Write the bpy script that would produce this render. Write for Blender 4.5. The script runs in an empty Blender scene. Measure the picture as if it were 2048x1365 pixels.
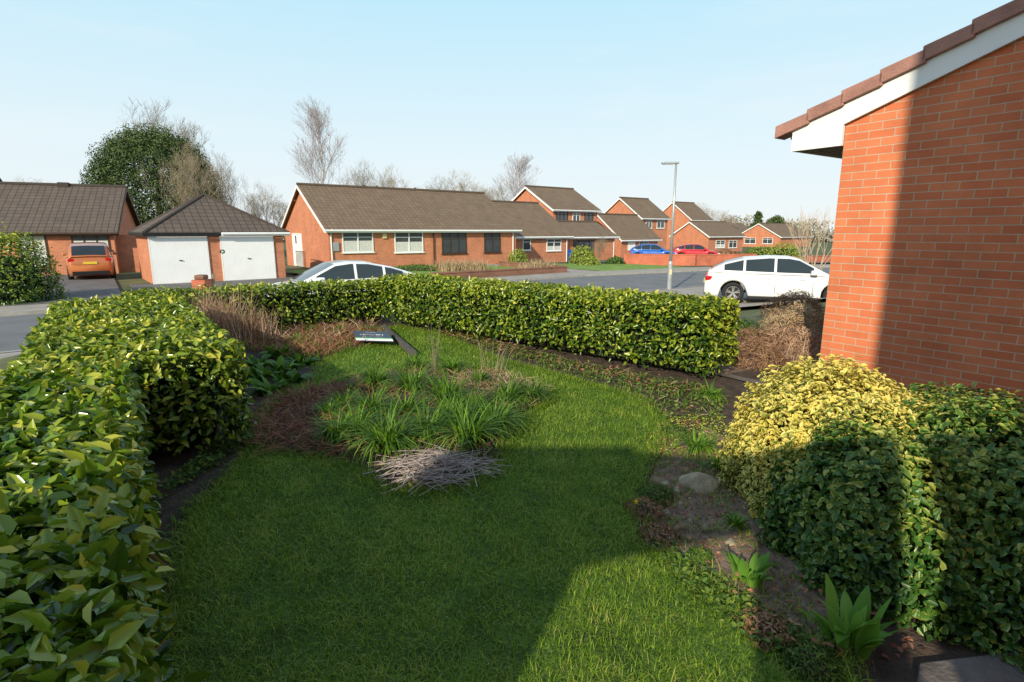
import bpy, math, random
import numpy as np
from mathutils import Vector, Matrix
random.seed(7); rng=np.random.default_rng(7)
C=bpy.context.scene.collection
TH=math.radians(11.3); ST,CT=math.sin(TH),math.cos(TH); F=1100.0; EYE=1.6
R=math.radians
def ray(px,py):
    v=-(py-682.5)/F
    return ((px-1024)/F, CT+v*ST, -ST+v*CT)
def gp(px,py,z=0.0):
    a=ray(px,py); t=(z-EYE)/a[2]; return (a[0]*t,a[1]*t)
def at(px,py,Y):
    a=ray(px,py); t=Y/a[1]; return Vector((a[0]*t,Y,EYE+a[2]*t))
def RQ(r,q): return (.8*r-.6*q,.6*r+.8*q)
def sm(t):
    t=np.clip(t,0,1); return t*t*(3-2*t)
def gz(x,y):
    x=np.asarray(x,float); y=np.asarray(y,float)
    r=.8*x+.6*y; q=-.6*x+.8*y
    k=sm((r-4.9)/1.2); q0=9.9-5.4*k; sp=2+3*k
    a=sm((q-q0)/sp); b=sm((-.7-r)/2.0)
    return -.65*np.maximum(a,b)-np.clip((y-36)*.025,0,.75)
def g1(x,y): return float(gz(x,y))
# ------------------------------------------------ materials
def nodes(name):
    m=bpy.data.materials.new(name); m.use_nodes=True
    nt=m.node_tree; b=nt.nodes['Principled BSDF']; return m,nt,b
def N(nt,t,**k):
    n=nt.nodes.new(t)
    for a,v in k.items(): setattr(n,a,v)
    return n
def mat(name,col,rough=.8,var=.25,scale=6,bump=0,bscale=None,metal=0,spec=.4,coat=0,detail=6):
    m,nt,b=nodes(name); L=nt.links
    b.inputs['Roughness'].default_value=rough; b.inputs['Metallic'].default_value=metal
    b.inputs['Specular IOR Level'].default_value=spec
    b.inputs['Coat Weight'].default_value=coat; b.inputs['Coat Roughness'].default_value=.05
    tc=N(nt,'ShaderNodeTexCoord')
    no=N(nt,'ShaderNodeTexNoise'); no.inputs['Scale'].default_value=scale; no.inputs['Detail'].default_value=detail
    L.new(tc.outputs['Object'],no.inputs['Vector'])
    ra=N(nt,'ShaderNodeValToRGB'); e=ra.color_ramp.elements
    e[0].position=.3; e[1].position=.7
    e[0].color=(*[c*(1-var) for c in col],1); e[1].color=(*[min(1,c*(1+var)) for c in col],1)
    L.new(no.outputs['Fac'],ra.inputs['Fac']); L.new(ra.outputs['Color'],b.inputs['Base Color'])
    if bump:
        n2=N(nt,'ShaderNodeTexNoise'); n2.inputs['Scale'].default_value=bscale or scale*6; n2.inputs['Detail'].default_value=8
        L.new(tc.outputs['Object'],n2.inputs['Vector'])
        bu=N(nt,'ShaderNodeBump'); bu.inputs['Strength'].default_value=bump; bu.inputs['Distance'].default_value=.02
        L.new(n2.outputs['Fac'],bu.inputs['Height']); L.new(bu.outputs['Normal'],b.inputs['Normal'])
    return m
def brick(name,c1,c2,mo,w=.225,h=.075,ms=.0055,bump=.5,off=.5,bd=.006,noise=.5,rough=.85):
    m,nt,b=nodes(name); L=nt.links
    uv=N(nt,'ShaderNodeTexCoord')
    br=N(nt,'ShaderNodeTexBrick'); br.offset=off
    for k,v in (('Scale',1),('Mortar Size',ms),('Mortar Smooth',.15),('Bias',0),('Brick Width',w),('Row Height',h)): br.inputs[k].default_value=v
    br.inputs['Color1'].default_value=(*c1,1); br.inputs['Color2'].default_value=(*c2,1); br.inputs['Mortar'].default_value=(*mo,1)
    L.new(uv.outputs['UV'],br.inputs['Vector'])
    no=N(nt,'ShaderNodeTexNoise'); no.inputs['Scale'].default_value=1.3; no.inputs['Detail'].default_value=9; no.inputs['Roughness'].default_value=.7
    L.new(uv.outputs['Object'],no.inputs['Vector'])
    ra=N(nt,'ShaderNodeMapRange'); ra.inputs['From Min'].default_value=.3; ra.inputs['From Max'].default_value=.7
    ra.inputs['To Min'].default_value=1-noise*.5; ra.inputs['To Max'].default_value=1+noise*.5
    L.new(no.outputs['Fac'],ra.inputs['Value'])
    mx=N(nt,'ShaderNodeVectorMath',operation='MULTIPLY')
    L.new(br.outputs['Color'],mx.inputs[0]); L.new(ra.outputs[0],mx.inputs[1])
    L.new(mx.outputs[0],b.inputs['Base Color']); b.inputs['Roughness'].default_value=rough
    n2=N(nt,'ShaderNodeTexNoise'); n2.inputs['Scale'].default_value=60; n2.inputs['Detail'].default_value=6
    L.new(uv.outputs['Object'],n2.inputs['Vector'])
    ad=N(nt,'ShaderNodeMath',operation='MULTIPLY_ADD'); ad.inputs[1].default_value=.6
    iv=N(nt,'ShaderNodeMath',operation='SUBTRACT'); iv.inputs[0].default_value=1; L.new(br.outputs['Fac'],iv.inputs[1])
    L.new(n2.outputs['Fac'],ad.inputs[0]); L.new(iv.outputs[0],ad.inputs[2])
    bu=N(nt,'ShaderNodeBump'); bu.inputs['Strength'].default_value=bump; bu.inputs['Distance'].default_value=bd
    L.new(ad.outputs[0],bu.inputs['Height']); L.new(bu.outputs['Normal'],b.inputs['Normal'])
    return m
def leafmat(name,cols,rough=.4,trans=.25,edge=None,spec=.5,elo=.6,ehi=.9):
    m,nt,b=nodes(name); L=nt.links
    a=N(nt,'ShaderNodeAttribute'); a.attribute_name='var'
    ra=N(nt,'ShaderNodeValToRGB'); e=ra.color_ramp.elements
    while len(e)<len(cols): e.new(.5)
    for i,c in enumerate(cols): e[i].position=i/(len(cols)-1); e[i].color=(*c,1)
    L.new(a.outputs['Fac'],ra.inputs['Fac']); out=ra.outputs['Color']
    if edge:
        a2=N(nt,'ShaderNodeAttribute'); a2.attribute_name='edge'
        ad=N(nt,'ShaderNodeMath',operation='MULTIPLY_ADD'); ad.inputs[1].default_value=.45; L.new(a.outputs['Fac'],ad.inputs[0]); L.new(a2.outputs['Fac'],ad.inputs[2])
        mr=N(nt,'ShaderNodeMapRange'); mr.inputs['From Min'].default_value=elo; mr.inputs['From Max'].default_value=ehi
        L.new(ad.outputs[0],mr.inputs['Value'])
        mx=N(nt,'ShaderNodeMix',data_type='RGBA'); L.new(mr.outputs[0],mx.inputs[0]); L.new(out,mx.inputs[6]); mx.inputs[7].default_value=(*edge,1)
        out=mx.outputs[2]
    L.new(out,b.inputs['Base Color']); b.inputs['Roughness'].default_value=rough; b.inputs['Specular IOR Level'].default_value=spec
    if trans:
        t=N(nt,'ShaderNodeBsdfTranslucent'); L.new(out,t.inputs['Color'])
        ms=N(nt,'ShaderNodeMixShader'); ms.inputs[0].default_value=trans
        L.new(b.outputs[0],ms.inputs[1]); L.new(t.outputs[0],ms.inputs[2])
        L.new(ms.outputs[0],nt.nodes['Material Output'].inputs['Surface'])
    return m
M={}
M['brick_near']=brick('red brick',(.70,.21,.09),(.60,.155,.062),(.56,.43,.3),bump=.9,noise=.45,ms=.0045)
M['brick_far']=brick('orange red brick',(.60,.21,.10),(.50,.16,.078),(.45,.3,.21),bump=.3,noise=.35)
M['brick_low']=brick('garden wall brick',(.27,.12,.075),(.21,.09,.055),(.22,.16,.12),bump=.3)
M['brick_orange']=brick('bright orange brick',(.55,.15,.08),(.48,.12,.06),(.42,.2,.13),bump=.3)
M['tile']=brick('brown concrete roof tile',(.215,.145,.09),(.18,.12,.075),(.10,.068,.046),w=.3,h=.33,ms=.018,bump=.6,off=0,bd=.025,noise=.35)
M['tile_dark']=brick('dark grey roof tile',(.135,.10,.078),(.11,.082,.064),(.058,.043,.034),w=.3,h=.33,ms=.022,bump=.6,off=0,bd=.025,noise=.3)
M['tile_red']=mat('reddish brown verge tile',(.38,.19,.15),.7,.25,5,.4,60)
M['white']=mat('white painted board',(.84,.84,.83),.45,.04,3)
M['offwhite']=mat('white garage door paint',(.9,.9,.9),.5,.03,2)
M['black']=mat('black plastic',(.015,.015,.016),.4,.1)
M['brown_frame']=mat('dark brown frame',(.06,.032,.02),.5,.2)
M['curtain']=mat('pale net curtain',(.6,.6,.57),.9,.12,8)
M['soffit']=mat('dark soffit board',(.16,.15,.14),.7,.1)  # one even dark grey for the soffit slats
M['metal']=mat('galvanised grey steel',(.42,.44,.44),.45,.12,4,metal=.4)
M['asphalt']=mat('worn grey asphalt',(.175,.175,.178),.9,.15,1.2,.5,120)
M['asphalt_dark']=mat('dark tarmac drive',(.145,.132,.128),.9,.2,1.5,.5,120)
M['pave']=mat('pale pinkish paving',(.34,.30,.26),.9,.15,2,.3,80)
M['kerb']=mat('concrete kerb',(.34,.32,.29),.9,.15,4,.3,60)
M['slab']=mat('dark stone paving slab',(.14,.12,.105),.9,.3,6,.6,50)
M['ground']=mat('rough ground',(.10,.11,.045),.95,.35,.6,.5,20)
M['soil']=mat('dark crumbly soil',(.07,.047,.033),.95,.5,9,1.0,45)
M['soil_light']=mat('dry pinkish soil',(.22,.15,.105),.95,.45,12,1.0,60)
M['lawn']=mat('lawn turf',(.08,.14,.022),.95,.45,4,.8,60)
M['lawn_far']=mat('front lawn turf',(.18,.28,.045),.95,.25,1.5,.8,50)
M['rock']=mat('weathered sandstone rock',(.38,.31,.2),.9,.35,9,.9,30)
M['bark']=mat('brown bark',(.20,.165,.11),.9,.3,6,.5,30)
M['twig']=mat('winter twig',(.29,.235,.16),.9,.2,6)
M['twig_pale']=mat('pale birch twig',(.42,.36,.35),.9,.2,6)
M['birch']=mat('white birch bark',(.65,.63,.6),.8,.3,5)
M['twig_tan']=mat('tan cut branches',(.46,.36,.25),.9,.2,6)
M['core']=mat('painted hedge core shade',(.010,.012,.005),1,.5,12)  # near-black colour paints the deep shade between leaves
M['straw']=leafmat('dry straw',[(.3,.19,.10),(.5,.36,.2),(.62,.47,.3)],.8,.15)
M['pinkstraw']=leafmat('pinkish tan dry grass',[(.36,.19,.11),(.54,.34,.21),(.64,.46,.31)],.8,.2)
M['rust']=leafmat('dead rusty bracken',[(.17,.055,.03),(.34,.13,.07),(.44,.22,.12)],.8,.1)
M['pale_stem']=mat('grey violet dead stems plain',(.42,.34,.31),.8,.45,20)
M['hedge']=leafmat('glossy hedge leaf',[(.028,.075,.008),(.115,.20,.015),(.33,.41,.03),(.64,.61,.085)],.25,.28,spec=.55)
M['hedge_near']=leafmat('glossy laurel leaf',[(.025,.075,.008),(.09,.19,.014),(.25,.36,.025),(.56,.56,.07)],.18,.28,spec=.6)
M['strap']=leafmat('strap leaf',[(.04,.10,.010),(.10,.22,.016),(.22,.38,.035)],.5,.3,spec=.3)
M['grass']=leafmat('grass blade',[(.065,.14,.010),(.14,.265,.018),(.27,.43,.03),(.46,.47,.11)],.55,.38,spec=.3)
M['varieg']=leafmat('gold variegated leaf',[(.12,.20,.025),(.25,.33,.045),(.6,.54,.08)],.38,.28,edge=(.95,.76,.19))
M['varieg2']=leafmat('green cream edged leaf',[(.03,.10,.015),(.065,.17,.025),(.13,.26,.035),(.5,.48,.09)],.35,.25,edge=(.52,.50,.10),spec=.45,elo=.9,ehi=1.25)
M['ivy']=leafmat('ivy leaf',[(.035,.09,.015),(.09,.175,.025),(.22,.28,.045)],.5,.2,spec=.3)
M['broad']=leafmat('broad bulb leaf',[(.12,.28,.03),(.18,.38,.05),(.26,.46,.07)],.55,.4,spec=.25)
M['pine']=leafmat('evergreen foliage',[(.022,.05,.012),(.065,.105,.022),(.14,.19,.042)],.75,0)
M['shrub_y']=leafmat('yellow green shrub leaf',[(.16,.22,.03),(.3,.37,.045),(.48,.48,.07)],.5,.1)
M['shrub_b']=leafmat('russet dry shrub leaf',[(.2,.10,.05),(.36,.2,.105),(.5,.33,.18)],.7,.2)
M['haze']=leafmat('winter wood twigs',[(.3,.27,.22),(.38,.34,.29),(.3,.32,.23)],.9,0)
M['yellow']=mat('daffodil yellow',(.85,.6,.02),.5,.05)
def glass(name,c,r=.06):
    m,nt,b=nodes(name); L=nt.links
    tc=N(nt,'ShaderNodeTexCoord'); no=N(nt,'ShaderNodeTexNoise'); no.inputs['Scale'].default_value=1.2
    L.new(tc.outputs['Object'],no.inputs['Vector'])
    ra=N(nt,'ShaderNodeValToRGB'); ra.color_ramp.elements[0].color=(*[x*.6 for x in c],1); ra.color_ramp.elements[1].color=(*[x*1.5 for x in c],1)
    L.new(no.outputs['Fac'],ra.inputs['Fac']); L.new(ra.outputs['Color'],b.inputs['Base Color'])
    b.inputs['Roughness'].default_value=r; b.inputs['Specular IOR Level'].default_value=.8
    return m
M['glass']=glass('window glass',(.05,.06,.07)); M['carglass']=glass('car glass',(.02,.028,.03),.04)
def paint(name,c,metal=0): return mat(name,c,.28,.03,3,metal=metal,coat=.8,spec=.5)
M['p_white']=paint('white car paint',(.82,.82,.82)); M['p_orange']=paint('copper orange car paint',(.52,.16,.05),.2)
M['p_blue']=paint('blue car paint',(.01,.12,.5)); M['p_red']=paint('red car paint',(.55,.02,.03))
M['tyre']=mat('tyre rubber',(.018,.018,.018),.8,.2); M['rim']=mat('alloy rim',(.35,.35,.36),.35,.1,metal=.6)
M['lamp_red']=mat('red lamp lens',(.5,.01,.01),.2,.1); M['lamp_clear']=mat('clear lamp lens',(.6,.62,.65),.15,.1)
M['plate_y']=mat('yellow number plate',(.75,.55,.05),.5,.03); M['blue_bin']=mat('blue bin plastic',(.01,.08,.4),.5,.05)
M['sign_navy']=mat('navy sign face',(.045,.058,.08),.4,.1); M['sign_green']=mat('green sign stripe',(.10,.5,.10),.4,.05)
M['wood_dark']=mat('dark stained timber',(.09,.08,.072),.8,.3,10)
M['wood']=mat('weathered timber',(.3,.22,.14),.8,.3,10)
M['amber']=mat('cream alarm box',(.7,.6,.3),.5,.05)
# ------------------------------------------------ helpers
def tag(o,label=None,cat=None,group=None,kind=None):
    if label: o['label']=label
    if cat: o['category']=cat
    if group: o['group']=group
    if kind: o['kind']=kind
    return o
def empty(name,label,cat,loc=(0,0,0),rz=0,group=None):
    o=bpy.data.objects.new(name,None); C.objects.link(o); o.location=loc; o.rotation_euler=(0,0,rz)
    o.empty_display_size=.2
    return tag(o,label,cat,group)
def link(name,me,m,parent=None):
    o=bpy.data.objects.new(name,me); C.objects.link(o)
    if m: me.materials.append(m)
    if parent: o.parent=parent
    return o
class MB:
    def __init__(s): s.v=[]; s.f=[]
    def poly(s,pts):
        n=len(s.v); s.v+= [tuple(p) for p in pts]; s.f.append(tuple(range(n,n+len(pts)))); return s
    def box(s,x0,x1,y0,y1,z0,z1):
        n=len(s.v)
        s.v+=[(x0,y0,z0),(x1,y0,z0),(x1,y1,z0),(x0,y1,z0),(x0,y0,z1),(x1,y0,z1),(x1,y1,z1),(x0,y1,z1)]
        s.f+=[tuple(n+i for i in f) for f in ((0,3,2,1),(4,5,6,7),(0,1,5,4),(1,2,6,5),(2,3,7,6),(3,0,4,7))]; return s
    def prism(s,pts,vec):
        n=len(s.v); k=len(pts); s.v+=[tuple(p) for p in pts]+[tuple(Vector(p)+Vector(vec)) for p in pts]
        s.f.append(tuple(range(n+k-1,n-1,-1))); s.f.append(tuple(range(n+k,n+2*k)))
        for i in range(k):
            j=(i+1)%k; s.f.append((n+i,n+j,n+k+j,n+k+i))
        return s
    def tube(s,pts,r0,r1=None,sides=6):
        r1=r0 if r1 is None else r1; pts=[Vector(p) for p in pts]; k=len(pts); base=len(s.v)
        for i,p in enumerate(pts):
            d=(pts[min(i+1,k-1)]-pts[max(i-1,0)])
            if d.length<1e-9: d=Vector((0,0,1))
            d.normalize(); a=d.orthogonal().normalized(); b=d.cross(a); r=r0+(r1-r0)*i/max(1,k-1)
            for j in range(sides):
                t=2*math.pi*j/sides; s.v.append(tuple(p+a*(r*math.cos(t))+b*(r*math.sin(t))))
        for i in range(k-1):
            for j in range(sides):
                j2=(j+1)%sides; s.f.append((base+i*sides+j,base+i*sides+j2,base+(i+1)*sides+j2,base+(i+1)*sides+j))
        if sides>3 or r0>.01:
            s.f.append(tuple(base+j for j in range(sides-1,-1,-1))); s.f.append(tuple(base+(k-1)*sides+j for j in range(sides)))
        return s
    def build(s,name,m,parent=None,smooth=False,uv=False,bevel=0,fix=True):
        me=bpy.data.meshes.new(name); me.from_pydata(s.v,[],s.f)
        if fix:
            import bmesh
            bm=bmesh.new(); bm.from_mesh(me); bmesh.ops.recalc_face_normals(bm,faces=bm.faces); bm.to_mesh(me); bm.free()
        if uv:
            l=me.uv_layers.new(name='UVMap')
            for p in me.polygons:
                n=p.normal
                t=Vector((0,0,1)).cross(n)
                t=t.normalized() if t.length>.01 else Vector((1,0,0))
                b=n.cross(t)
                for li in p.loop_indices:
                    co=me.vertices[me.loops[li].vertex_index].co; l.data[li].uv=(co.dot(t),co.dot(b))
        if smooth:
            for p in me.polygons: p.use_smooth=True
        o=link(name,me,m,parent)
        if bevel:
            b=o.modifiers.new('b','BEVEL'); b.width=bevel; b.segments=2
        return o
def struct(o): o['kind']='structure'; return o
def npmesh(name,V,Fc,m,parent=None,attrs=None,smooth=False):
    me=bpy.data.meshes.new(name); V=np.ascontiguousarray(V.reshape(-1,3),dtype=np.float32); k=Fc.shape[1]
    me.vertices.add(len(V)); me.vertices.foreach_set('co',V.ravel())
    me.loops.add(Fc.size); me.loops.foreach_set('vertex_index',np.ascontiguousarray(Fc.ravel(),dtype=np.int32))
    me.polygons.add(len(Fc)); me.polygons.foreach_set('loop_start',np.arange(len(Fc),dtype=np.int32)*k)
    me.update(calc_edges=True)
    for an,av in (attrs or {}).items():
        a=me.attributes.new(an,'FLOAT','POINT'); a.data.foreach_set('value',np.ascontiguousarray(av.ravel(),dtype=np.float32))
    return link(name,me,m,parent)
def nrm(a): return a/np.maximum(np.linalg.norm(a,axis=1,keepdims=True),1e-9)
def leaves(name,P,D,Nn,L,W,m,parent=None,fold=.22,droop=.08,var=None):
    n=len(P); D=nrm(D); S=nrm(np.cross(D,Nn)); U=np.cross(S,D)
    lc=np.array([(0,0,0),(.28,-.5,fold),(.64,-.38,fold*.8),(1,0,-droop*4),(.64,.38,fold*.8),(.28,.5,fold)])
    L=np.broadcast_to(np.asarray(L,float),(n,)); W=np.broadcast_to(np.asarray(W,float),(n,))
    V=P[:,None,:]+D[:,None,:]*(lc[None,:,0]*L[:,None])[...,None]+S[:,None,:]*(lc[None,:,1]*W[:,None])[...,None]+U[:,None,:]*(lc[None,:,2]*W[:,None])[...,None]
    base=np.arange(n)[:,None]*6
    Fc=np.concatenate([base+np.array([0,1,2,3]),base+np.array([0,3,4,5])],1).reshape(-1,4)
    if var is None: var=rng.random(n)
    va=np.repeat(var,6); ed=np.tile(np.array([0,1,1,.55,1,1.]),n)
    return npmesh(name,V,Fc,m,parent,{'var':va,'edge':ed})
def lownoise(P,s=1.0,seed=0):
    a=P*s; return (np.sin(a[:,0]*3.1+seed)+np.sin(a[:,1]*2.7+1.3+seed*2)+np.sin(a[:,2]*3.7+2.1)+np.sin(a[:,0]*7.3+a[:,1]*6.1+seed)+np.sin(a[:,1]*8.9-a[:,2]*7.7))/5
def hedge(name,label,A,B,width,h,n,ll,lw,m,z0=0.0,R0=.17,sparse=.17):
    A=np.array(A,float);B=np.array(B,float); c=(A+B)/2; dv=B-A; Ln=np.linalg.norm(dv); ux=dv/Ln
    e=np.array([Ln/2,width/2,h/2]); root=empty(name,label,'hedge',(c[0],c[1],z0),math.atan2(ux[1],ux[0]))
    ar=np.array([e[1]*e[2],e[1]*e[2],e[0]*e[2],e[0]*e[2],e[0]*e[1]*1.3]); f=rng.choice(5,n,p=ar/ar.sum())
    c3=(rng.random((n,3))*2-1)*e; c3[f==0,0]=-e[0]; c3[f==1,0]=e[0]; c3[f==2,1]=-e[1]; c3[f==3,1]=e[1]; c3[f==4,2]=e[2]
    ei=e-R0; q=c3.copy(); q[:,0]=np.clip(q[:,0],-ei[0],ei[0]); q[:,1]=np.clip(q[:,1],-ei[1],ei[1]); q[:,2]=np.minimum(q[:,2],ei[2])
    nn=nrm(c3-q+1e-6); P=q+nn*R0
    P+=nn*(lownoise(P,1.6,Ln)*.04+lownoise(P,5.3,Ln)*.04)[:,None]
    dep=rng.random(n)**1.3; P-=nn*(dep*sparse)[:,None]; P+=nn*((rng.random(n)<.05)*rng.random(n)*.06)[:,None]; P[:,2]+=h/2
    keep=(P[:,2]>.08+.12*rng.random(n)); P=P[keep]; nn=nn[keep]; dep=dep[keep]; n=len(P)
    Nn=nrm(nn*.6+np.array([0,0,.45])+rng.normal(0,.55,(n,3)))
    D=rng.normal(0,1,(n,3))+nn*.6+np.array([0,0,.3]); D-=Nn*(D*Nn).sum(1,keepdims=True)
    L=ll*(.55+.7*rng.random(n))
    v=np.clip(rng.normal(.50,.24,n)+.34*(P[:,2]/h-.55)+.22*lownoise(P,1.1,3)-.5*dep,0,1)  # inner leaves painted darker as shade, tone lighter towards the top
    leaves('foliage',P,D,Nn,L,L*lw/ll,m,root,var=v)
    b=MB(); i=.19; b.box(-e[0]+i,e[0]-i,-e[1]+i,e[1]-i,.03,h-i); b.build('dark_core',M['core'],root,bevel=.1)  # dark box painting the shade inside the hedge
    return root
def shrub(name,label,loc,rad,n,ll,lw,m,group=None,cat='shrub',core=True,coremat=None,lump=.14,pw=2.0,rz=0,shoot=0):
    root=empty(name,label,cat,loc,rz,group); rad=np.array(rad)
    d=nrm(rng.normal(0,1,(n,3))); d[:,2]=np.abs(d[:,2])*1.0-.15*rng.random(n); d=nrm(d)
    if pw>2:
        d0=d/((np.abs(d)**pw).sum(1,keepdims=True)**(1/pw))
    else: d0=d
    dep=rng.random(n)**1.7
    k=1+lump*lownoise(d*rad.max()/.5,1.0,float(loc[0]))+lump*.6*lownoise(d*rad.max()/.5,3.1,float(loc[1]))-.22*dep
    if shoot: k+=shoot*(rng.random(n)<.12)*np.maximum(0,lownoise(d,9.0,float(loc[0]))+.25)*rng.random(n)
    P=d0*rad*k[:,None]; P[:,2]=np.maximum(P[:,2]+rad[2]*.08,.02)
    Nn=nrm(d+np.array([0,0,.3])+rng.normal(0,.5,(n,3))); D=rng.normal(0,1,(n,3))+d*.7+np.array([0,0,.3]); D-=Nn*(D*Nn).sum(1,keepdims=True)
    L=ll*(.55+.8*rng.random(n)); v=np.clip(rng.random(n)*.75+.38*(P[:,2]/rad[2])+.34*lownoise(P,4,1.0)-.14-.35*dep,0,1)  # deeper leaves painted darker as shade, higher ones lighter
    leaves('foliage',P,D,Nn,L,L*lw/ll,m,root,var=v)
    if core:
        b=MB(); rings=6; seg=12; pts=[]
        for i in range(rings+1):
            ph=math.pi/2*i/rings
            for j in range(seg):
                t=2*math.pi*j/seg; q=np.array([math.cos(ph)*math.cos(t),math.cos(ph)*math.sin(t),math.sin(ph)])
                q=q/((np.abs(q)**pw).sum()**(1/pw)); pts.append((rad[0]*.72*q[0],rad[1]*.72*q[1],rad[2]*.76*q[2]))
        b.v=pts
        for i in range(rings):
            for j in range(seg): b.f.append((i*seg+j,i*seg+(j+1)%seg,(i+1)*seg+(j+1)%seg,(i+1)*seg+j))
        b.build('dark_core',coremat or M['core'],root,fix=False)  # dark fill painting the shade behind the shrub leaves
    return root
def blades(name,P,H,W,m,parent=None,lean=.35,D0=None,seg=3,var=None):
    n=len(P); a=rng.random(n)*2*np.pi; dirh=np.stack([np.cos(a),np.sin(a),np.zeros(n)],1) if D0 is None else D0
    S=nrm(np.cross(dirh,np.array([0,0,1.]))+1e-6)
    ln=lean*(.3+rng.random(n)*1.2)
    H=np.broadcast_to(H,(n,)); W=np.broadcast_to(W,(n,)); V=[]
    for i in range(seg+1):
        t=i/seg; ang=ln*t*1.1
        c=P+np.stack([dirh[:,0]*np.sin(ang),dirh[:,1]*np.sin(ang),np.cos(np.minimum(ang,2.2))],1)*(H*t)[:,None]
        w=W*(1-t**1.6)*.5+W*.03
        V.append(c-S*w[:,None]); V.append(c+S*w[:,None])
    V=np.stack(V,1); k=2*(seg+1); base=np.arange(n)[:,None]*k
    Fc=np.concatenate([base+np.array([2*i,2*i+1,2*i+3,2*i+2]) for i in range(seg)],1).reshape(-1,4)
    if var is None: var=rng.random(n)
    return npmesh(name,V,Fc,m,parent,{'var':np.repeat(var,k)})
def inpoly(x,y,poly):
    r=np.zeros(len(x),bool); n=len(poly); j=n-1
    for i in range(n):
        xi,yi=poly[i]; xj,yj=poly[j]
        c=((yi>y)!=(yj>y))&(x<(xj-xi)*(y-yi)/(yj-yi+1e-12)+xi); r^=c; j=i
    return r
# ------------------------------------------------ ground
def axis(a,b,st,far):
    l=list(np.arange(a,b+1e-6,st)); v=b; s=st
    while v<far: s*=1.35; v+=s; l.append(v)
    v=a; s=st
    while v>-far: s*=1.35; v-=s; l.insert(0,v)
    return np.array(l)
xs=axis(-10,14,.3,900); ys=axis(-1,38,.3,900)
X,Y=np.meshgrid(xs,ys); Z=gz(X,Y)-.03
idx=np.arange(X.size).reshape(X.shape)
Fc=np.stack([idx[:-1,:-1],idx[:-1,1:],idx[1:,1:],idx[1:,:-1]],-1).reshape(-1,4)
struct(npmesh('ground',np.stack([X,Y,Z],-1),Fc,M['ground']))
def strip(name,A,B,off,m,nu=12,nv=4):
    V=[];Fs=[]; pa=[];pb=[]
    for k in range(len(A)-1):
        for i in range(nu+(k==len(A)-2)):
            t=i/nu; pa.append(np.array(A[k])*(1-t)+np.array(A[k+1])*t); pb.append(np.array(B[k])*(1-t)+np.array(B[k+1])*t)
    for a,b in zip(pa,pb):
        for j in range(nv+1):
            p=a*(1-j/nv)+b*(j/nv); V.append((p[0],p[1],g1(p[0],p[1])+off))
    w=nv+1
    for i in range(len(pa)-1):
        for j in range(nv): Fs.append((i*w+j,i*w+j+1,(i+1)*w+j+1,(i+1)*w+j))
    b=MB(); b.v=V; b.f=Fs
    return struct(b.build(name,m,fix=False,uv=True))
farE=[RQ(-45,19.9),RQ(14,19.9),(3.7,27.9),(11.9,32.2),(20,35),(34,38.5),(70,44)]
nearE=[RQ(-45,13.4),RQ(12.5,13.4),(6.0,21.1),(12,24.6),(20,27.5),(34,31),(70,36)]
strip('road',farE,nearE,.0,M['asphalt'],16,6)
def offset(pl,dq):
    out=[]
    for i,p in enumerate(pl):
        a=np.array(pl[max(i-1,0)]);b=np.array(pl[min(i+1,len(pl)-1)]); t=(b-a)/np.linalg.norm(b-a); out.append(tuple(np.array(p)+dq*np.array([-t[1],t[0]])))
    return out
def kerbline(pl,w):
    q=offset(pl,w); b=MB()
    for k in range(len(pl)-1):
        n=14
        for i in range(n):
            t0,t1=i/n,(i+1)/n; P=lambda L,t:np.array(L[k])*(1-t)+np.array(L[k+1])*t
            a,b2,c,d=P(pl,t0),P(pl,t1),P(q,t1),P(q,t0)
            za,zb=g1(*a),g1(*b2)
            b.poly([(a[0],a[1],za-.05),(b2[0],b2[1],zb-.05),(b2[0],b2[1],zb+.10),(a[0],a[1],za+.10)])
            b.poly([(a[0],a[1],za+.10),(b2[0],b2[1],zb+.10),(c[0],c[1],zb+.10),(d[0],d[1],za+.10)])
    struct(b.build('kerb',M['kerb'],fix=False))
kerbline(farE,.14); kerbline(nearE,-.14)
strip('pavement',offset(farE,.14),offset(farE,1.8),.09,M['pave'],14,3)
strip('pavement',offset(nearE,-.14),offset(nearE,-1.9),.09,M['pave'],14,3)
strip('verge',offset(nearE,-1.9),offset(nearE,-2.9),.07,M['lawn_far'],14,3)
strip('driveway',[RQ(-3.2,21.7),RQ(-3.2,36.5)],[RQ(.6,21.7),RQ(.6,36.5)],.05,M['asphalt_dark'],14,3)
strip('driveway',[RQ(1.0,21.7),RQ(1.0,28.2)],[RQ(7.6,21.7),RQ(7.6,28.2)],.045,M['asphalt_dark'],10,3)
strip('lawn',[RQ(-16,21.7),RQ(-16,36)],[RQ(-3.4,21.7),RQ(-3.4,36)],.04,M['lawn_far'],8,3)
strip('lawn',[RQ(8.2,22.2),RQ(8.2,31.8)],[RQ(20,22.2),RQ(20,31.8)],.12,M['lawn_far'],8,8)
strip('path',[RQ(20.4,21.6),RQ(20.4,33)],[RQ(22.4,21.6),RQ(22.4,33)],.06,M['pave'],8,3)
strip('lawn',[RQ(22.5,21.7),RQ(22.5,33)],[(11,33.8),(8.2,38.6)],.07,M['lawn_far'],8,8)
strip('driveway',[(8,40),(2,60)],[(60,46),(50,70)],.05,M['asphalt_dark'],8,8)
strip('driveway',[(5.2,15.2),(6.6,19.6)],[(16,15.2),(16,23.6)],.085,M['pave'],8,8)
P0=lambda l:[gp(a,b) for a,b in l]
soilpoly=P0([(100,1700),(200,980),(260,700),(600,636),(745,636),(860,640),(1420,720),(1640,720),(2200,820),(2600,1700)])
b=MB(); b.poly([(x,y,.003) for x,y in soilpoly]); struct(b.build('soil',M['soil'],fix=False))
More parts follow.
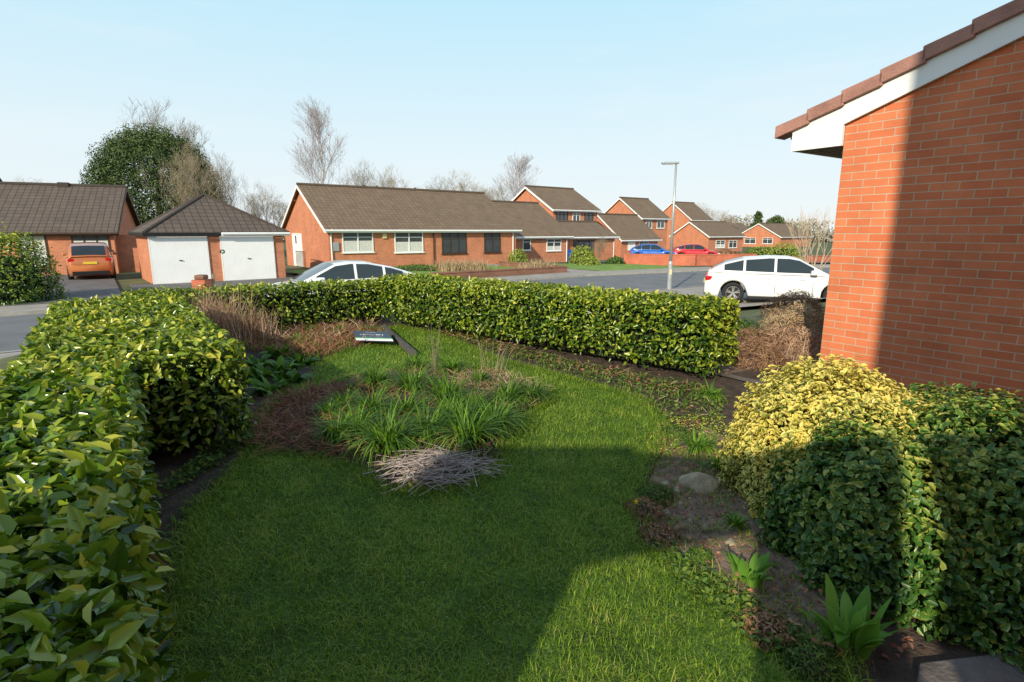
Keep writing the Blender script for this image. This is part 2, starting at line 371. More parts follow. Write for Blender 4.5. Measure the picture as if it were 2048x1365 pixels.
lawnpx=[(220,1600),(350,1200),(385,1030),(485,935),(522,850),(560,800),(640,757),(640,730),(690,705),(790,685),(745,660),(800,655),(870,668),(1000,722),(1100,747),(1180,770),(1270,795),(1315,830),(1325,875),(1275,950),(1262,1040),(1310,1110),(1400,1170),(1520,1250),(1680,1340),(1860,1600)]
islpx=[(515,865),(540,815),(600,785),(680,765),(740,745),(860,735),(1000,745),(1080,772),(1103,800),(1060,830),(1020,880),(1000,930),(930,975),(850,988),(760,978),(715,940),(640,915),(540,905)]
lawnp=P0(lawnpx); islp=P0(islpx)
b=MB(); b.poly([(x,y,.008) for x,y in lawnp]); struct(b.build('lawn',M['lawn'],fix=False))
ip=np.array(islp); c=ip.mean(0); b=MB(); rings=10
b.v=[(c[0],c[1],.05)]
for k in range(1,rings+1):
    t=k/rings
    for p in ip:
        q=c+(p-c)*t; b.v.append((q[0],q[1],.012+.035*(1-t**2)+.012*math.sin(q[0]*23)*math.cos(q[1]*19)*(1-t)))
n=len(ip)
for j in range(n): b.f.append((0,1+j,1+(j+1)%n))
for k in range(rings-1):
    for j in range(n): b.f.append((1+k*n+j,1+(k+1)*n+j,1+(k+1)*n+(j+1)%n,1+k*n+(j+1)%n))
struct(b.build('flower_bed_soil',M['soil'],smooth=True,fix=False))
bedpx=[(1340,880),(1300,960),(1290,1040),(1340,1100),(1440,1160),(1540,1220),(1640,1290),(1680,1220),(1580,1120),(1500,1000),(1480,900),(1420,860)]
b=MB(); b.poly([(x,y,.010) for x,y in P0(bedpx)]); struct(b.build('soil',M['soil_light'],fix=False))
n=370000; lp=np.array(lawnp); x=rng.uniform(lp[:,0].min(),lp[:,0].max(),n); y=rng.uniform(1.2,lp[:,1].max(),n)
ok=inpoly(x,y,lawnp)&~inpoly(x,y,islp)&(np.abs(x)<y*1.15+.5)
x,y=x[ok],y[ok]; keep=rng.random(len(x))<np.clip(3.2/y,.35,1); x,y=x[keep],y[keep]; n=len(x)
pn=np.stack([x,y,np.zeros(n)],1); ln=lownoise(pn,2.2,5); l2=lownoise(pn,6.1,2)
blades('grass',np.stack([x,y,np.full(n,.004)],1),(.024+.034*rng.random(n)**1.5+.012*ln+.010*l2),.0028+.0016*y/3,M['grass'],lean=1.4,seg=2,var=np.clip(rng.normal(.42,.25,n)+.25*ln+.2*l2,0,1)).__setitem__('kind','stuff')
tx=[];ty=[]
for P_ in (lawnp,islp):
    for i in range(len(P_)):
        a=np.array(P_[i]); b_=np.array(P_[(i+1)%len(P_)]); L_=np.linalg.norm(b_-a)
        m_=int(L_*1000); t=rng.random(m_)[:,None]; q=a*(1-t)+b_*t+rng.normal(0,.045,(m_,2)); tx.append(q[:,0]); ty.append(q[:,1])
tx=np.concatenate(tx);ty=np.concatenate(ty); ok=ty>1.2; tx,ty=tx[ok],ty[ok]; n=len(tx)
o=blades('grass_edge',np.stack([tx,ty,np.zeros(n)],1),.035+.06*rng.random(n),.0045,M['grass'],lean=1.2,seg=3); o['kind']='stuff'
# ------------------------------------------------ hedges
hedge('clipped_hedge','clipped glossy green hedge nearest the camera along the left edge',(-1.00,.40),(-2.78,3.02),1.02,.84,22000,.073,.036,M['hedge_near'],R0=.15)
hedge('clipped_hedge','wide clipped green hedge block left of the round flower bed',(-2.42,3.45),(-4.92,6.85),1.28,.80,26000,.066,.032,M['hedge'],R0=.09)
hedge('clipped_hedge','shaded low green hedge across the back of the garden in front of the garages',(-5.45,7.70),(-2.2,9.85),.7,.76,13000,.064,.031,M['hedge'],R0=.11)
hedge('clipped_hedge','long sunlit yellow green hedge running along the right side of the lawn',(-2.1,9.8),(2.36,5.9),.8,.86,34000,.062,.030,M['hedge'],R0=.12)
# ------------------------------------------------ own house
WA=math.atan2(-.83,.56)
own=empty('brick_house','red brick bungalow gable with white barge board filling the right side',"house",(3.33,5.8,0),WA)
b=MB(); b.prism([(0,0,0),(9,0,0),(9,0,2.64),(4.5,0,4.26),(0,0,2.64)],(0,8,0)); b.build('wall',M['brick_near'],own,uv=True)
zt=lambda x:2.64+.36*x
b=MB()
b.prism([(-.62,-.03,zt(-.62)+.2),(4.5,-.03,zt(4.5)+.2),(4.5,-.03,zt(4.5)+.27),(-.62,-.03,zt(-.62)+.27)],(0,8,0))
b.prism([(4.5,-.03,zt(4.5)+.2),(9.62,-.03,zt(-.62)+.2),(9.62,-.03,zt(-.62)+.27),(4.5,-.03,zt(4.5)+.27)],(0,8,0))
rf=b.build('roof',M['tile'],own,uv=True)
b=MB(); xx=-.70
while xx<4.4:
    x1=min(xx+.36,4.5); z0=zt(xx)+.19; z1=zt(x1)+.19
    b.prism([(xx,-.085,z0+.012),(x1,-.085,z1-.012),(x1,-.085,z1+.105),(xx,-.085,z0+.14)],(0,.2,0)); xx+=.33
b.build('verge_tile',M['tile_red'],rf,uv=False,bevel=.008)
b=MB(); b.prism([(-.52,-.045,2.44),(-.002,-.045,2.44),(-.002,-.045,zt(0)),(4.5,-.045,zt(4.5)),(4.5,-.045,zt(4.5)+.195),(-.52,-.045,zt(-.52)+.195)],(0,.04,0)); b.build('barge_board',M['white'],own)
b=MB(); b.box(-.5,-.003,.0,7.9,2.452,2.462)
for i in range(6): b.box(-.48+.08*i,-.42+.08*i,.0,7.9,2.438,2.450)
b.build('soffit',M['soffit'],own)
b=MB(); b.box(-.52,-.503,-.003,7.9,2.44,2.64); b.tube([(-.58,.1,2.62),(-.58,7.9,2.62)],.05,.05,8); b.build('fascia',M['white'],own)
own_inv=(Matrix.Translation((3.33,5.8,0))@Matrix.Rotation(WA,4,'Z')).inverted()
def shadow_box(x0,x1,y0,y1,z0,z1,nm='wall'):  # unseen slab added behind the camera to cast shadow
    b=MB(); b.box(x0,x1,y0,y1,z0,z1); b.v=[tuple(own_inv@Vector(p)) for p in b.v]; b.build(nm,M['brick_near'],own,uv=True)
shadow_box(-2.45,-1.25,-1.2,-1.0,0,2.62); shadow_box(-.32,.26,-1.05,-1.0,0,2.50); shadow_box(.40,.82,-1.05,-1.0,0,2.50); shadow_box(.823,5.5,-1.21,-1.0,0,6.6)  # added walls, spaced to shape shadows and a sun strip in the garden
b=MB(); b.prism([(-1.248,-1.2,1.92),(-.322,-1.2,2.10),(-.322,-1.2,2.5),(-1.248,-1.2,2.6)],(0,.15,0)); b.v=[tuple(own_inv@Vector(p)) for p in b.v]; b.build('shadow_lintel',M['brick_near'],own,uv=True)  # unseen lintel added to cut off the sun patch on the lawn
pw=lambda x,y:tuple((Matrix.Translation((3.33,5.8,0))@Matrix.Rotation(WA,4,'Z')@Vector((x,y,0))).to_2d())
strip('path_edging',[pw(-1.2,-.74),pw(6,-.74)],[pw(-1.2,-.60),pw(6,-.60)],.02,M['slab'],16,3)
b=MB(); q=[gp(1835,1345),gp(2300,1290),gp(2400,1700),gp(1800,1700)]; b.prism([(x,y,.0) for x,y in q],(0,0,.045)); struct(b.build('paving',M['slab'],bevel=.01))
# ------------------------------------------------ houses of the street
ANG=math.atan2(.6,.8)
class House:
    def __init__(s,name,label,px,Yd,L,W,zb,ze,zr,roofm='tile',ang=ANG,cat='house',origin=None,trim='white',hip=False,brick_='brick_far',verge_l=.25):
        p=at(px,463,Yd) if origin is None else Vector((*origin,0)); s.o=Vector((p.x,p.y,0)); s.u=Vector((math.cos(ang),math.sin(ang),0)); s.d=Vector((-s.u.y,s.u.x,0))
        s.zb=zb; s.L,s.W=L,W; s.r=empty(name,label,cat,(p.x,p.y,zb),ang); ze-=zb; zr-=zb; s.ze=ze; s.zr=zr
        b=MB(); q=-.6
        if hip:
            b.box(0,L,0,W,q,ze); b.build('wall',M[brick_],s.r,uv=True)
            o=.22; cx,cy=L/2,W/2; dz=.08; b=MB(); E=[(-o,-o,ze-dz),(L+o,-o,ze-dz),(L+o,W+o,ze-dz),(-o,W+o,ze-dz)]; a=(cx,cy,zr)
            for i in range(4): b.poly([E[i],E[(i+1)%4],a])
            b.poly(E[::-1]); s.roof=b.build('roof',M[roofm],s.r,uv=True)
            b=MB()
            for e in E: b.tube([e,a],.08,.08,6)
            b.build('hip_tile',M[roofm],s.roof)
            return
        b.prism([(0,0,q),(0,0,ze),(0,W/2,zr-.1),(0,W,ze),(0,W,q)],(L,0,0)); b.build('wall',M[brick_],s.r,uv=True)
        o=.3; g=verge_l; k=(zr-ze)/(W/2); b=MB(); th=.1
        for sgn in (0,1):
            yy=lambda y:(y if sgn==0 else W-y)
            b.prism([(-g,yy(-o),ze-k*o),(-g,yy(W/2),zr),(-g,yy(W/2),zr+th),(-g,yy(-o),ze-k*o+th)],(L+2*g,0,0))
        s.roof=b.build('roof',M[roofm],s.r,uv=True)
        b=MB(); b.tube([(-g,W/2,zr+th),(L+g,W/2,zr+th)],.11,.11,8); b.build('ridge_tile',M[roofm],s.roof)
        if trim:
            for x0 in (-g-.03,L+g):
                b=MB()
                for sgn in (0,1):
                    yy=lambda y:(y if sgn==0 else W-y)
                    b.prism([(x0,yy(-o),ze-k*o-.12),(x0,yy(W/2),zr-.12),(x0,yy(W/2),zr+.07),(x0,yy(-o),ze-k*o+.07)],(.03,0,0))
                b.build('barge_board',M[trim],s.r)
            b=MB(); b.box(-g,L+g,-o-.02,-o+.0,ze-k*o-.12,ze-k*o+.04); b.build('fascia',M[trim],s.r)
            b=MB(); b.tube([(-g,-o-.08,ze-k*o),(L+g,-o-.08,ze-k*o)],.06,.06,8); b.build('gutter',M[trim],s.r)
    def loc(s,px,py,face='front'):
        r=ray(px,py); e=s.u if face=='front' else s.d
        det=r[0]*(-e.y)-(-e.x)*r[1]
        k=(s.o.x*(-e.y)-(-e.x)*s.o.y)/det
        P=Vector((r[0]*k,r[1]*k,EYE+r[2]*k)); return (P-s.o).dot(e), P.z-s.zb
    def win(s,x0,x1,y0,y1,fm='white',cols=2,curtain=0,face='front',top=True,kind='window'):
        a,zt_=s.loc((x0+x1)/2,y0,face); _,zb_=s.loc((x0+x1)/2,y1,face); a0,_=s.loc(x0,y0,face); a1,_=s.loc(x1,y0,face)
        if a0>a1: a0,a1=a1,a0
        s.winm(a0,a1,zb_,zt_,fm,cols,curtain,face,top,kind)
    def winm(s,a0,a1,z0,z1,fm='white',cols=2,curtain=0,face='front',top=True,kind='window'):
        t=.06; bars=[(a0,a1,z0,z0+t),(a0,a1,z1-t,z1),(a0,a0+t,z0+t,z1-t),(a1-t,a1,z0+t,z1-t)]
        for i in range(1,cols):
            c=a0+(a1-a0)*i/cols; bars.append((c-.03,c+.03,z0+t,z1-t))
        if top: zz=z1-(z1-z0)*.28; bars.append((a0+t,a1-t,zz-.02,zz+.02))
        def put(b,p0,p1,d0,d1,q0,q1):
            if face=='front': b.box(p0,p1,d0,d1,q0,q1)
            else: b.box(d0,d1,p0,p1,q0,q1)
        b=MB()
        for i,x in enumerate(bars): put(b,x[0],x[1],-.05-.001*i,.01,x[2],x[3])
        f=b.build(kind,M[fm],s.r)
        b=MB(); put(b,a0+.02,a1-.02,-.02,.01,z0+.02,z1-.02); b.build('door_panel' if kind=='door' else 'pane',M['white'] if kind=='door' and fm=='white' else M['glass'],f)
        if curtain:
            b=MB(); zc=z0+(z1-z0)*curtain
            put(b,a0+.07,a1-.07,-.024,-.021,z0+.07,zc); b.build('curtain',M['curtain'],f)
        if kind=='window':
            b=MB(); put(b,a0-.06,a1+.06,-.1,.01,z0-.06,z0-.002); b.build('sill',M[fm],f)
        return f
    def pipe(s,x,m='white',y=-.07):
        b=MB(); b.tube([(x,y,-.1),(x,y,s.ze-.1),(x,-.3,s.ze-.12)],.04,.04,6); b.build('downpipe',M[m],s.r)
    def bx(s,nm,m,x0,x1,y0,y1,z0,z1,**k):
        b=MB(); b.box(x0,x1,y0,y1,z0,z1); return b.build(nm,m,s.r,**k)
h=House('bungalow','long red brick bungalow pair with brown tiled roof behind the low front garden wall',655,32,13.5,8.8,-.45,1.80,4.35)
h.win(683,745,463,505,curtain=.55); h.win(788,845,463,505,curtain=.5); h.win(883,932,466,507,'brown_frame',3); h.win(968,1000,467,505,'brown_frame',2)
dr=h.win(585,603,467,532,cols=1,face='gable',top=False,kind='door')
a0_,_=h.loc(594,500,'gable'); b=MB(); b.box(-.035,-.022,a0_-.12,a0_+.12,1.25,1.75); b.build('door_glass',M['glass'],h.r)
h.pipe(.15); h.pipe(13.2); h.pipe(6.8,'brown_frame')
a,z=h.loc(590,398,'gable'); h.bx('alarm_box',M['amber'],-.12,-.002,a-.15,a+.15,z-.15,z+.15)
a,z=h.loc(768,472); h.bx('alarm_box',M['amber'],a-.13,a+.13,-.1,-.002,z-.15,z+.13)
a,z=h.loc(672,492); h.bx('meter_box',M['metal'],a-.2,a+.15,-.08,-.002,z-.3,z+.2)
for x in (4.2,5.1,8.0):
    b=MB(); b.tube([(x,4.6,h.zr-.05),(x,4.6,h.zr+.28)],.09,.09,8); b.build('roof_vent',M['tile_dark'],h.roof)
b=MB()
for i in range(9): b.tube([(-1.0,1.2+i*.22,-.1),(-1.0,1.2+i*.22,.85)],.015,.015,5)
b.tube([(-1.0,1.2,.87),(-1.0,2.96,.87)],.02,.02,5); r_=empty('hand_rail','black metal handrail by the white side door of the long bungalow','railing',h.r.location,ANG); b.build('rail',M['black'],r_)
h=House('house_wing','low brick bungalow with white windows joining the long bungalow pair on its right',1022,43.5,6.0,8.6,-.85,1.30,3.95)
h.win(1045,1061,478,501,cols=1); h.win(1093,1122,478,502,cols=2,curtain=.4); h.pipe(5.8)
h=House('detached_house','nearest two storey red brick house with white gable edge',1105,52,5.8,7.6,-1.05,3.65,5.75)
h.win(1112,1135,424,444,cols=3,fm='brown_frame'); h.win(1145,1160,426,444,cols=2); h.win(1169,1186,426,445,cols=2,fm='brown_frame')
b=MB(); b.tube([(.4,4,h.zr),(.4,4,h.zr+.9)],.02,.015,5); b.tube([(.1,4,h.zr+.8),(.8,4,h.zr+.8)],.015,.015,4); b.build('aerial',M['metal'],h.roof)
h=House('garage_block','brown roofed garage extension with dark open front before the nearest two storey house',1133,47.5,6.0,5.4,-.9,1.18,2.35,verge_l=.2)
h.win(1147,1188,481,522,'brown_frame',4,top=False,kind='garage_door'); h.pipe(5.8)
h=House('detached_house','middle two storey brick house of the row of three',1282,72,5.3,7.3,-1.4,3.35,5.85)
h.win(1292,1304,440,457,cols=2); h.win(1314,1329,440,457,cols=2)
h=House('house_wing','low brick wing behind the blue parked car',1243,58,5.9,6.6,-1.3,.85,3.3)
h.win(1256,1270,483,501,cols=1,kind='door',top=False); h.win(1278,1296,483,497,cols=2,curtain=.4)
h=House('detached_house','farthest two storey brick house of the row of three',1382,90,5.4,7.5,-1.4,3.45,6.2)
h.win(1394,1411,442,457,cols=3)
h=House('house_wing','low brick wing behind the red parked car with white windows',1418,80,8.9,6.4,-1.4,.95,2.9)
h.win(1432,1450,481,496,cols=2,curtain=.5); h.win(1458,1474,481,496,cols=2)
h=House('bungalow','distant gable fronted bungalow beyond the white hatchback',1562,105,12,8.8,-1.4,.6,3.0)
h.win(1490,1512,476,488,cols=2,face='gable'); h.win(1526,1546,476,488,cols=2,face='gable')
h=House('bungalow','small far roof between the farthest house and the gable fronted bungalow',1470,125,9,8,-1.4,1.3,3.2)
h.winm(2,3.6,.9,2.1)
uL=math.radians(25.5); pr=at(226,463,30.5); o_=(pr.x-14*math.cos(uL),pr.y-14*math.sin(uL))
h=House('bungalow','dark roofed brick bungalow at the far left behind the copper coloured car',0,0,14,8,-.6,1.66,4.10,'tile_dark',ang=uL,origin=o_,trim='brown_frame')
h.win(140,216,464,500,'brown_frame',3,curtain=.5); h.win(35,90,466,536,'brown_frame',2,curtain=.95,top=False,kind='patio_door')
b=MB(); b.box(11,11.5,3.8,4.2,h.zr,h.zr+.25); b.build('roof_vent',M['tile_dark'],h.roof)
b=MB(); b.box(14.003,15.6,.6,.85,-.6,2.0); b.build('side_wall',M['brick_far'],h.r,uv=True)
pr=at(-30,463,44); h=House('two_storey_house','dark edge of a taller roof just inside the left border of the view',0,0,9,8,-.6,3.6,6.0,'tile_dark',ang=uL,origin=(pr.x-9*math.cos(uL),pr.y-9*math.sin(uL)),trim='brown_frame')
h.winm(6,7.6,3.0,4.1,'brown_frame')
g=House('double_garage','brick double garage with pyramid tiled roof and two white doors',298,23.3,5.35,5.4,-.65,1.62,3.3,'tile_dark',hip=True,cat='garage',ang=math.radians(39))
def gdoor(x0,x1,y0,y1,lab):
    a0,z1=g.loc(x0,y0); a1,_=g.loc(x1,y0); z0=.02; z1=2.06; a0+=.07; a1-=.07
    b=MB(); b.box(a0,a1,-.05,.01,z0,z1)
    n=18; w=(a1-a0)/n
    for i in range(n): b.box(a0+w*i+.005,a0+w*(i+1)-.005,-.056,-.0505,z0+.04,z1-.04)
    d=b.build('garage_door',M['offwhite'],g.r); d['label']=lab
    b=MB(); b.box(a0-.05,a0-.001,-.06,.01,z0,z1+.07); b.box(a1+.001,a1+.05,-.06,.01,z0,z1+.07); b.box(a0,a1,-.06,.01,z1+.001,z1+.07); b.build('frame',M['white'],d)
    b=MB(); b.box((a0+a1)/2-.06,(a0+a1)/2+.06,-.10,-.057,1.0,1.03); b.build('handle',M['black'],d)
gdoor(293,414,470,568,'left white ribbed garage door'); gdoor(437,546,470,563,'right white ribbed garage door')
hw=g.L/2
b=MB(); b.box(-.24,hw-.02,-.27,-.24,2.04,2.19); b.build('fascia',M['black'],g.r)
b=MB(); b.box(hw-.018,g.L+.24,-.27,-.24,2.04,2.19); b.tube([(hw,-.33,2.14),(g.L+.24,-.33,2.14)],.055,.055,8); b.build('fascia',M['white'],g.r)
b=MB(); b.box(-.27,-.24,-.24,5.6,2.04,2.19); b.build('fascia',M['black'],g.r)
b=MB()
for k in range(12):
    t=2*math.pi*k/12; b.box(hw+.07*math.cos(t)-.025,hw+.07*math.cos(t)+.025,-.06,-.004,1.35+.07*math.sin(t)-.025,1.35+.07*math.sin(t)+.025)
b.build('wreath',M['ivy'],g.r)
# ------------------------------------------------ walls & street furniture
def wall(name,label,pts,h,th,m,cap=None,cat='wall',z0=None):
    b=MB(); cp=MB()
    for i in range(len(pts)-1):
        a=Vector((*pts[i],0)); c=Vector((*pts[i+1],0)); d=(c-a).normalized(); n_=Vector((-d.y,d.x,0))*th/2
        za=g1(*pts[i]) if z0 is None else z0; zc=g1(*pts[i+1]) if z0 is None else z0
        if i>0: a=a+d*(th*.51)
        q=[a-n_,c-n_,c+n_,a+n_]; zz=[za,zc,zc,za]
        for B_,l,u_,e in ((b,-.3,h,0),(cp,h+.001,h+.06,.03)):
            ne=n_.normalized()*e; q2=[q[0]-ne,q[1]-ne,q[2]+ne,q[3]+ne]; k=len(B_.v)
            B_.v+=[(p.x,p.y,z+l) for p,z in zip(q2,zz)]+[(p.x,p.y,z+u_) for p,z in zip(q2,zz)]
            B_.f+=[tuple(k+i_ for i_ in f) for f in ((0,3,2,1),(4,5,6,7),(0,1,5,4),(1,2,6,5),(2,3,7,6),(3,0,4,7))]
    r_=empty(name,label,cat,(0,0,0)); b.build('brickwork',m,r_,uv=True); cp.build('coping',cap or m,r_,uv=True)
wall('garden_wall','low weathered brick wall round the front lawn of the long bungalow',[RQ(12,22.0),RQ(20.1,22.0),RQ(20.1,28)],.36,.22,M['brick_low'])
wall('garden_wall','bright orange brick wall in front of the blue and red cars',[(7.9,39.2),(12.6,38.2),(17.2,39.2)],.66,.2,M['brick_orange'],M['brick_orange'],z0=-.68)
wall('garden_wall','orange brick wall continuing beyond the red car toward the far bungalow',[(17.8,39.6),(26,45)],.5,.2,M['brick_orange'],M['brick_orange'])
lp_=gp(1338,583,-.65); z0=-.56
lamp=empty('street_lamp','tall grey metal street lamp on the far pavement edge','street lamp',(lp_[0],lp_[1],z0))
Ht=at(1347,327,lp_[1]).z-z0
b=MB(); b.tube([(0,0,0),(0,0,.95)],.085,.085,12); b.tube([(0,0,.951),(0,0,1.05)],.085,.055,12); b.build('base_sleeve',M['metal'],lamp)
b=MB(); b.tube([(0,0,1.051),(0,0,Ht)],.055,.038,12); b.build('column',M['metal'],lamp,smooth=True)
b=MB(); b.prism([(.1,-.08,Ht-.02),(-.5,-.11,Ht-.03),(-.55,0,Ht-.03),(-.5,.11,Ht-.03),(.1,.08,Ht-.02)],(0,0,.07)); b.build('lantern',M['metal'],lamp,bevel=.02)
b=MB(); b.box(-.45,-.1,-.08,.08,Ht-.045,Ht-.032); b.build('lens',M['lamp_clear'],lamp)
b=MB(); b.box(-.04,.04,-.09,-.086,.55,.75); b.build('number_plate',M['amber'],lamp)
p=at(403,560,14.2)
pier=empty('brick_pier','small rounded orange brick pier rising behind the back hedge','pier',(p.x,p.y,-.65))
b=MB(); b.box(-.17,.17,-.17,.17,0,1.03); b.build('shaft',M['brick_orange'],pier,uv=True)
b=MB(); b.box(-.13,.13,-.13,.13,1.031,1.15); b.build('cap',M['brick_low'],pier,uv=True,bevel=.04)
p=at(424,560,14.4); t=empty('timber_post','leaning pale timber post beside the small brick pier','post',(p.x,p.y,-.65)); b=MB(); b.tube([(0,0,0),(.05,0,1.15)],.04,.035,6); b.build('post',M['wood'],t)
p=at(1146,515,41); t=empty('wheelie_bin','blue wheelie bin standing by the dark garage front','bin',(p.x,p.y,g1(p.x,p.y)),.6)
b=MB(); b.prism([(-.24,-.28,.05),(.24,-.28,.05),(.28,-.34,.95),(-.28,-.34,.95)],(0,.6,0)); b.build('body',M['blue_bin'],t); b=MB(); b.box(-.3,.3,-.38,.32,.951,1.02); b.build('lid',M['blue_bin'],t,bevel=.02)
for s_ in (-1,1): b=MB(); b.tube([(s_*.2,.3,.1),(s_*.27,.3,.1)],.1,.1,10); b.build('wheel',M['tyre'],t)
# fallen sign
A_=gp(828,716); B_=gp(772,668)
sg=empty('fallen_sign','fallen navy estate board on a dark timber post lying on the grass','sign',(B_[0],B_[1],0))
dv=Vector((A_[0]-B_[0],A_[1]-B_[1],0)); b=MB(); dn=dv.normalized(); nn_=Vector((-dn.y,dn.x,0))*.035
q=[-nn_-dn*.2,dv-nn_,dv+nn_,nn_-dn*.2]
b.v=[(p.x,p.y,z+(.02 if i in(0,3) else .0)) for z in (.02,.09) for i,p in enumerate(q)]; b.f=[(0,3,2,1),(4,5,6,7),(0,1,5,4),(1,2,6,5),(2,3,7,6),(3,0,4,7)]
b.build('post',M['wood_dark'],sg,bevel=.005)
c0=Vector((*gp(712,681,.09),.09)); c1=Vector((*gp(787,683,.11),.11)); c3=Vector((*gp(705,662,.16),.16)); c2=Vector((*gp(774,662,.18),.18))
org=Vector((B_[0],B_[1],0)); ex=(c1-c0); ey=(c3-c0); nz=ex.cross(ey).normalized()
def bq(u0,u1,v0,v1,o0,o1,nm,m,par):
    b=MB(); f=lambda u,v,o:(c0-org)+ex*u+ey*v+nz*o
    b.v=[tuple(p) for p in (f(u0,v0,o0),f(u1,v0,o0),f(u1,v1,o0),f(u0,v1,o0),f(u0,v0,o1),f(u1,v0,o1),f(u1,v1,o1),f(u0,v1,o1))]
    b.f=[(0,3,2,1),(4,5,6,7),(0,1,5,4),(1,2,6,5),(2,3,7,6),(3,0,4,7)]; return b.build(nm,m,par)
bo=bq(0,1,0,1,-.012,0,'board',M['sign_navy'],sg); bq(0,1,.20,.27,.001,.003,'stripe',M['sign_green'],bo); bq(0,1,0,.20,.001,.003,'stripe',M['white'],bo)
b=MB(); f=lambda u,v:tuple((c0-org)+ex*u+ey*v+nz*.003)
for row,(v0,v1,n_,u0,u1) in enumerate(((.80,.85,9,.35,.65),(.54,.66,16,.18,.82),(.36,.40,18,.22,.78))):
    for i in range(n_):
        a0=u0+(u1-u0)*i/n_; a1=a0+(u1-u0)/n_*.5
        for (p0,p1,w0,w1) in ((a0,a0+(a1-a0)*.3,v0,v1),(a0+(a1-a0)*.31,a1,v0+(v1-v0)*random.choice((0,.4,.75)),v0+(v1-v0)*random.choice((.3,.6,1)))):
            if w1>w0: b.poly([f(p0,w0),f(p1,w0),f(p1,w1),f(p0,w1)])
b.build('lettering',M['white'],bo,fix=False)
# ------------------------------------------------ cars
def wheel(par,x,y,r,side):
    def lathe(prof,n=24):
        b=MB()
        for (rr,yy) in prof:
            for j in range(n):
                t=2*math.pi*j/n; b.v.append((x+rr*math.cos(t),y+yy*side,r+rr*math.sin(t)))
        for i in range(len(prof)-1):
            for j in range(n): b.f.append((i*n+j,i*n+(j+1)%n,(i+1)*n+(j+1)%n,(i+1)*n+j))
        return b
    ty=lathe([(r*.62,-.1),(r*.95,-.1),(r,-.07),(r,.07),(r*.95,.1),(r*.66,.1),(r*.64,.07)]).build('wheel',M['tyre'],par,smooth=True)
    b=lathe([(r*.65,.085),(r*.6,.095),(r*.58,.06)])
    for k in range(5):
        t=2*math.pi*k/5+.3
        for dt in (-.16,.16):
            c,s_=math.cos(t+dt),math.sin(t+dt); w=r*.05; px_,pz_=-s_*w,c*w
            b.prism([(x+c*r*.12-px_,y+.075*side,r+s_*r*.12-pz_),(x+c*r*.6-px_,y+.085*side,r+s_*r*.6-pz_),(x+c*r*.6+px_,y+.085*side,r+s_*r*.6+pz_),(x+c*r*.12+px_,y+.075*side,r+s_*r*.12+pz_)],(0,.02*side,0))
    b.tube([(x,y+.05*side,r),(x,y+.1*side,r)],r*.15,r*.13,10)
    b.build('rim',M['rim'],ty)
    b=MB(); b.tube([(x,y-.02*side,r),(x,y+.03*side,r)],r*.6,r*.6,20); b.build('brake_disc',M['black'],ty)
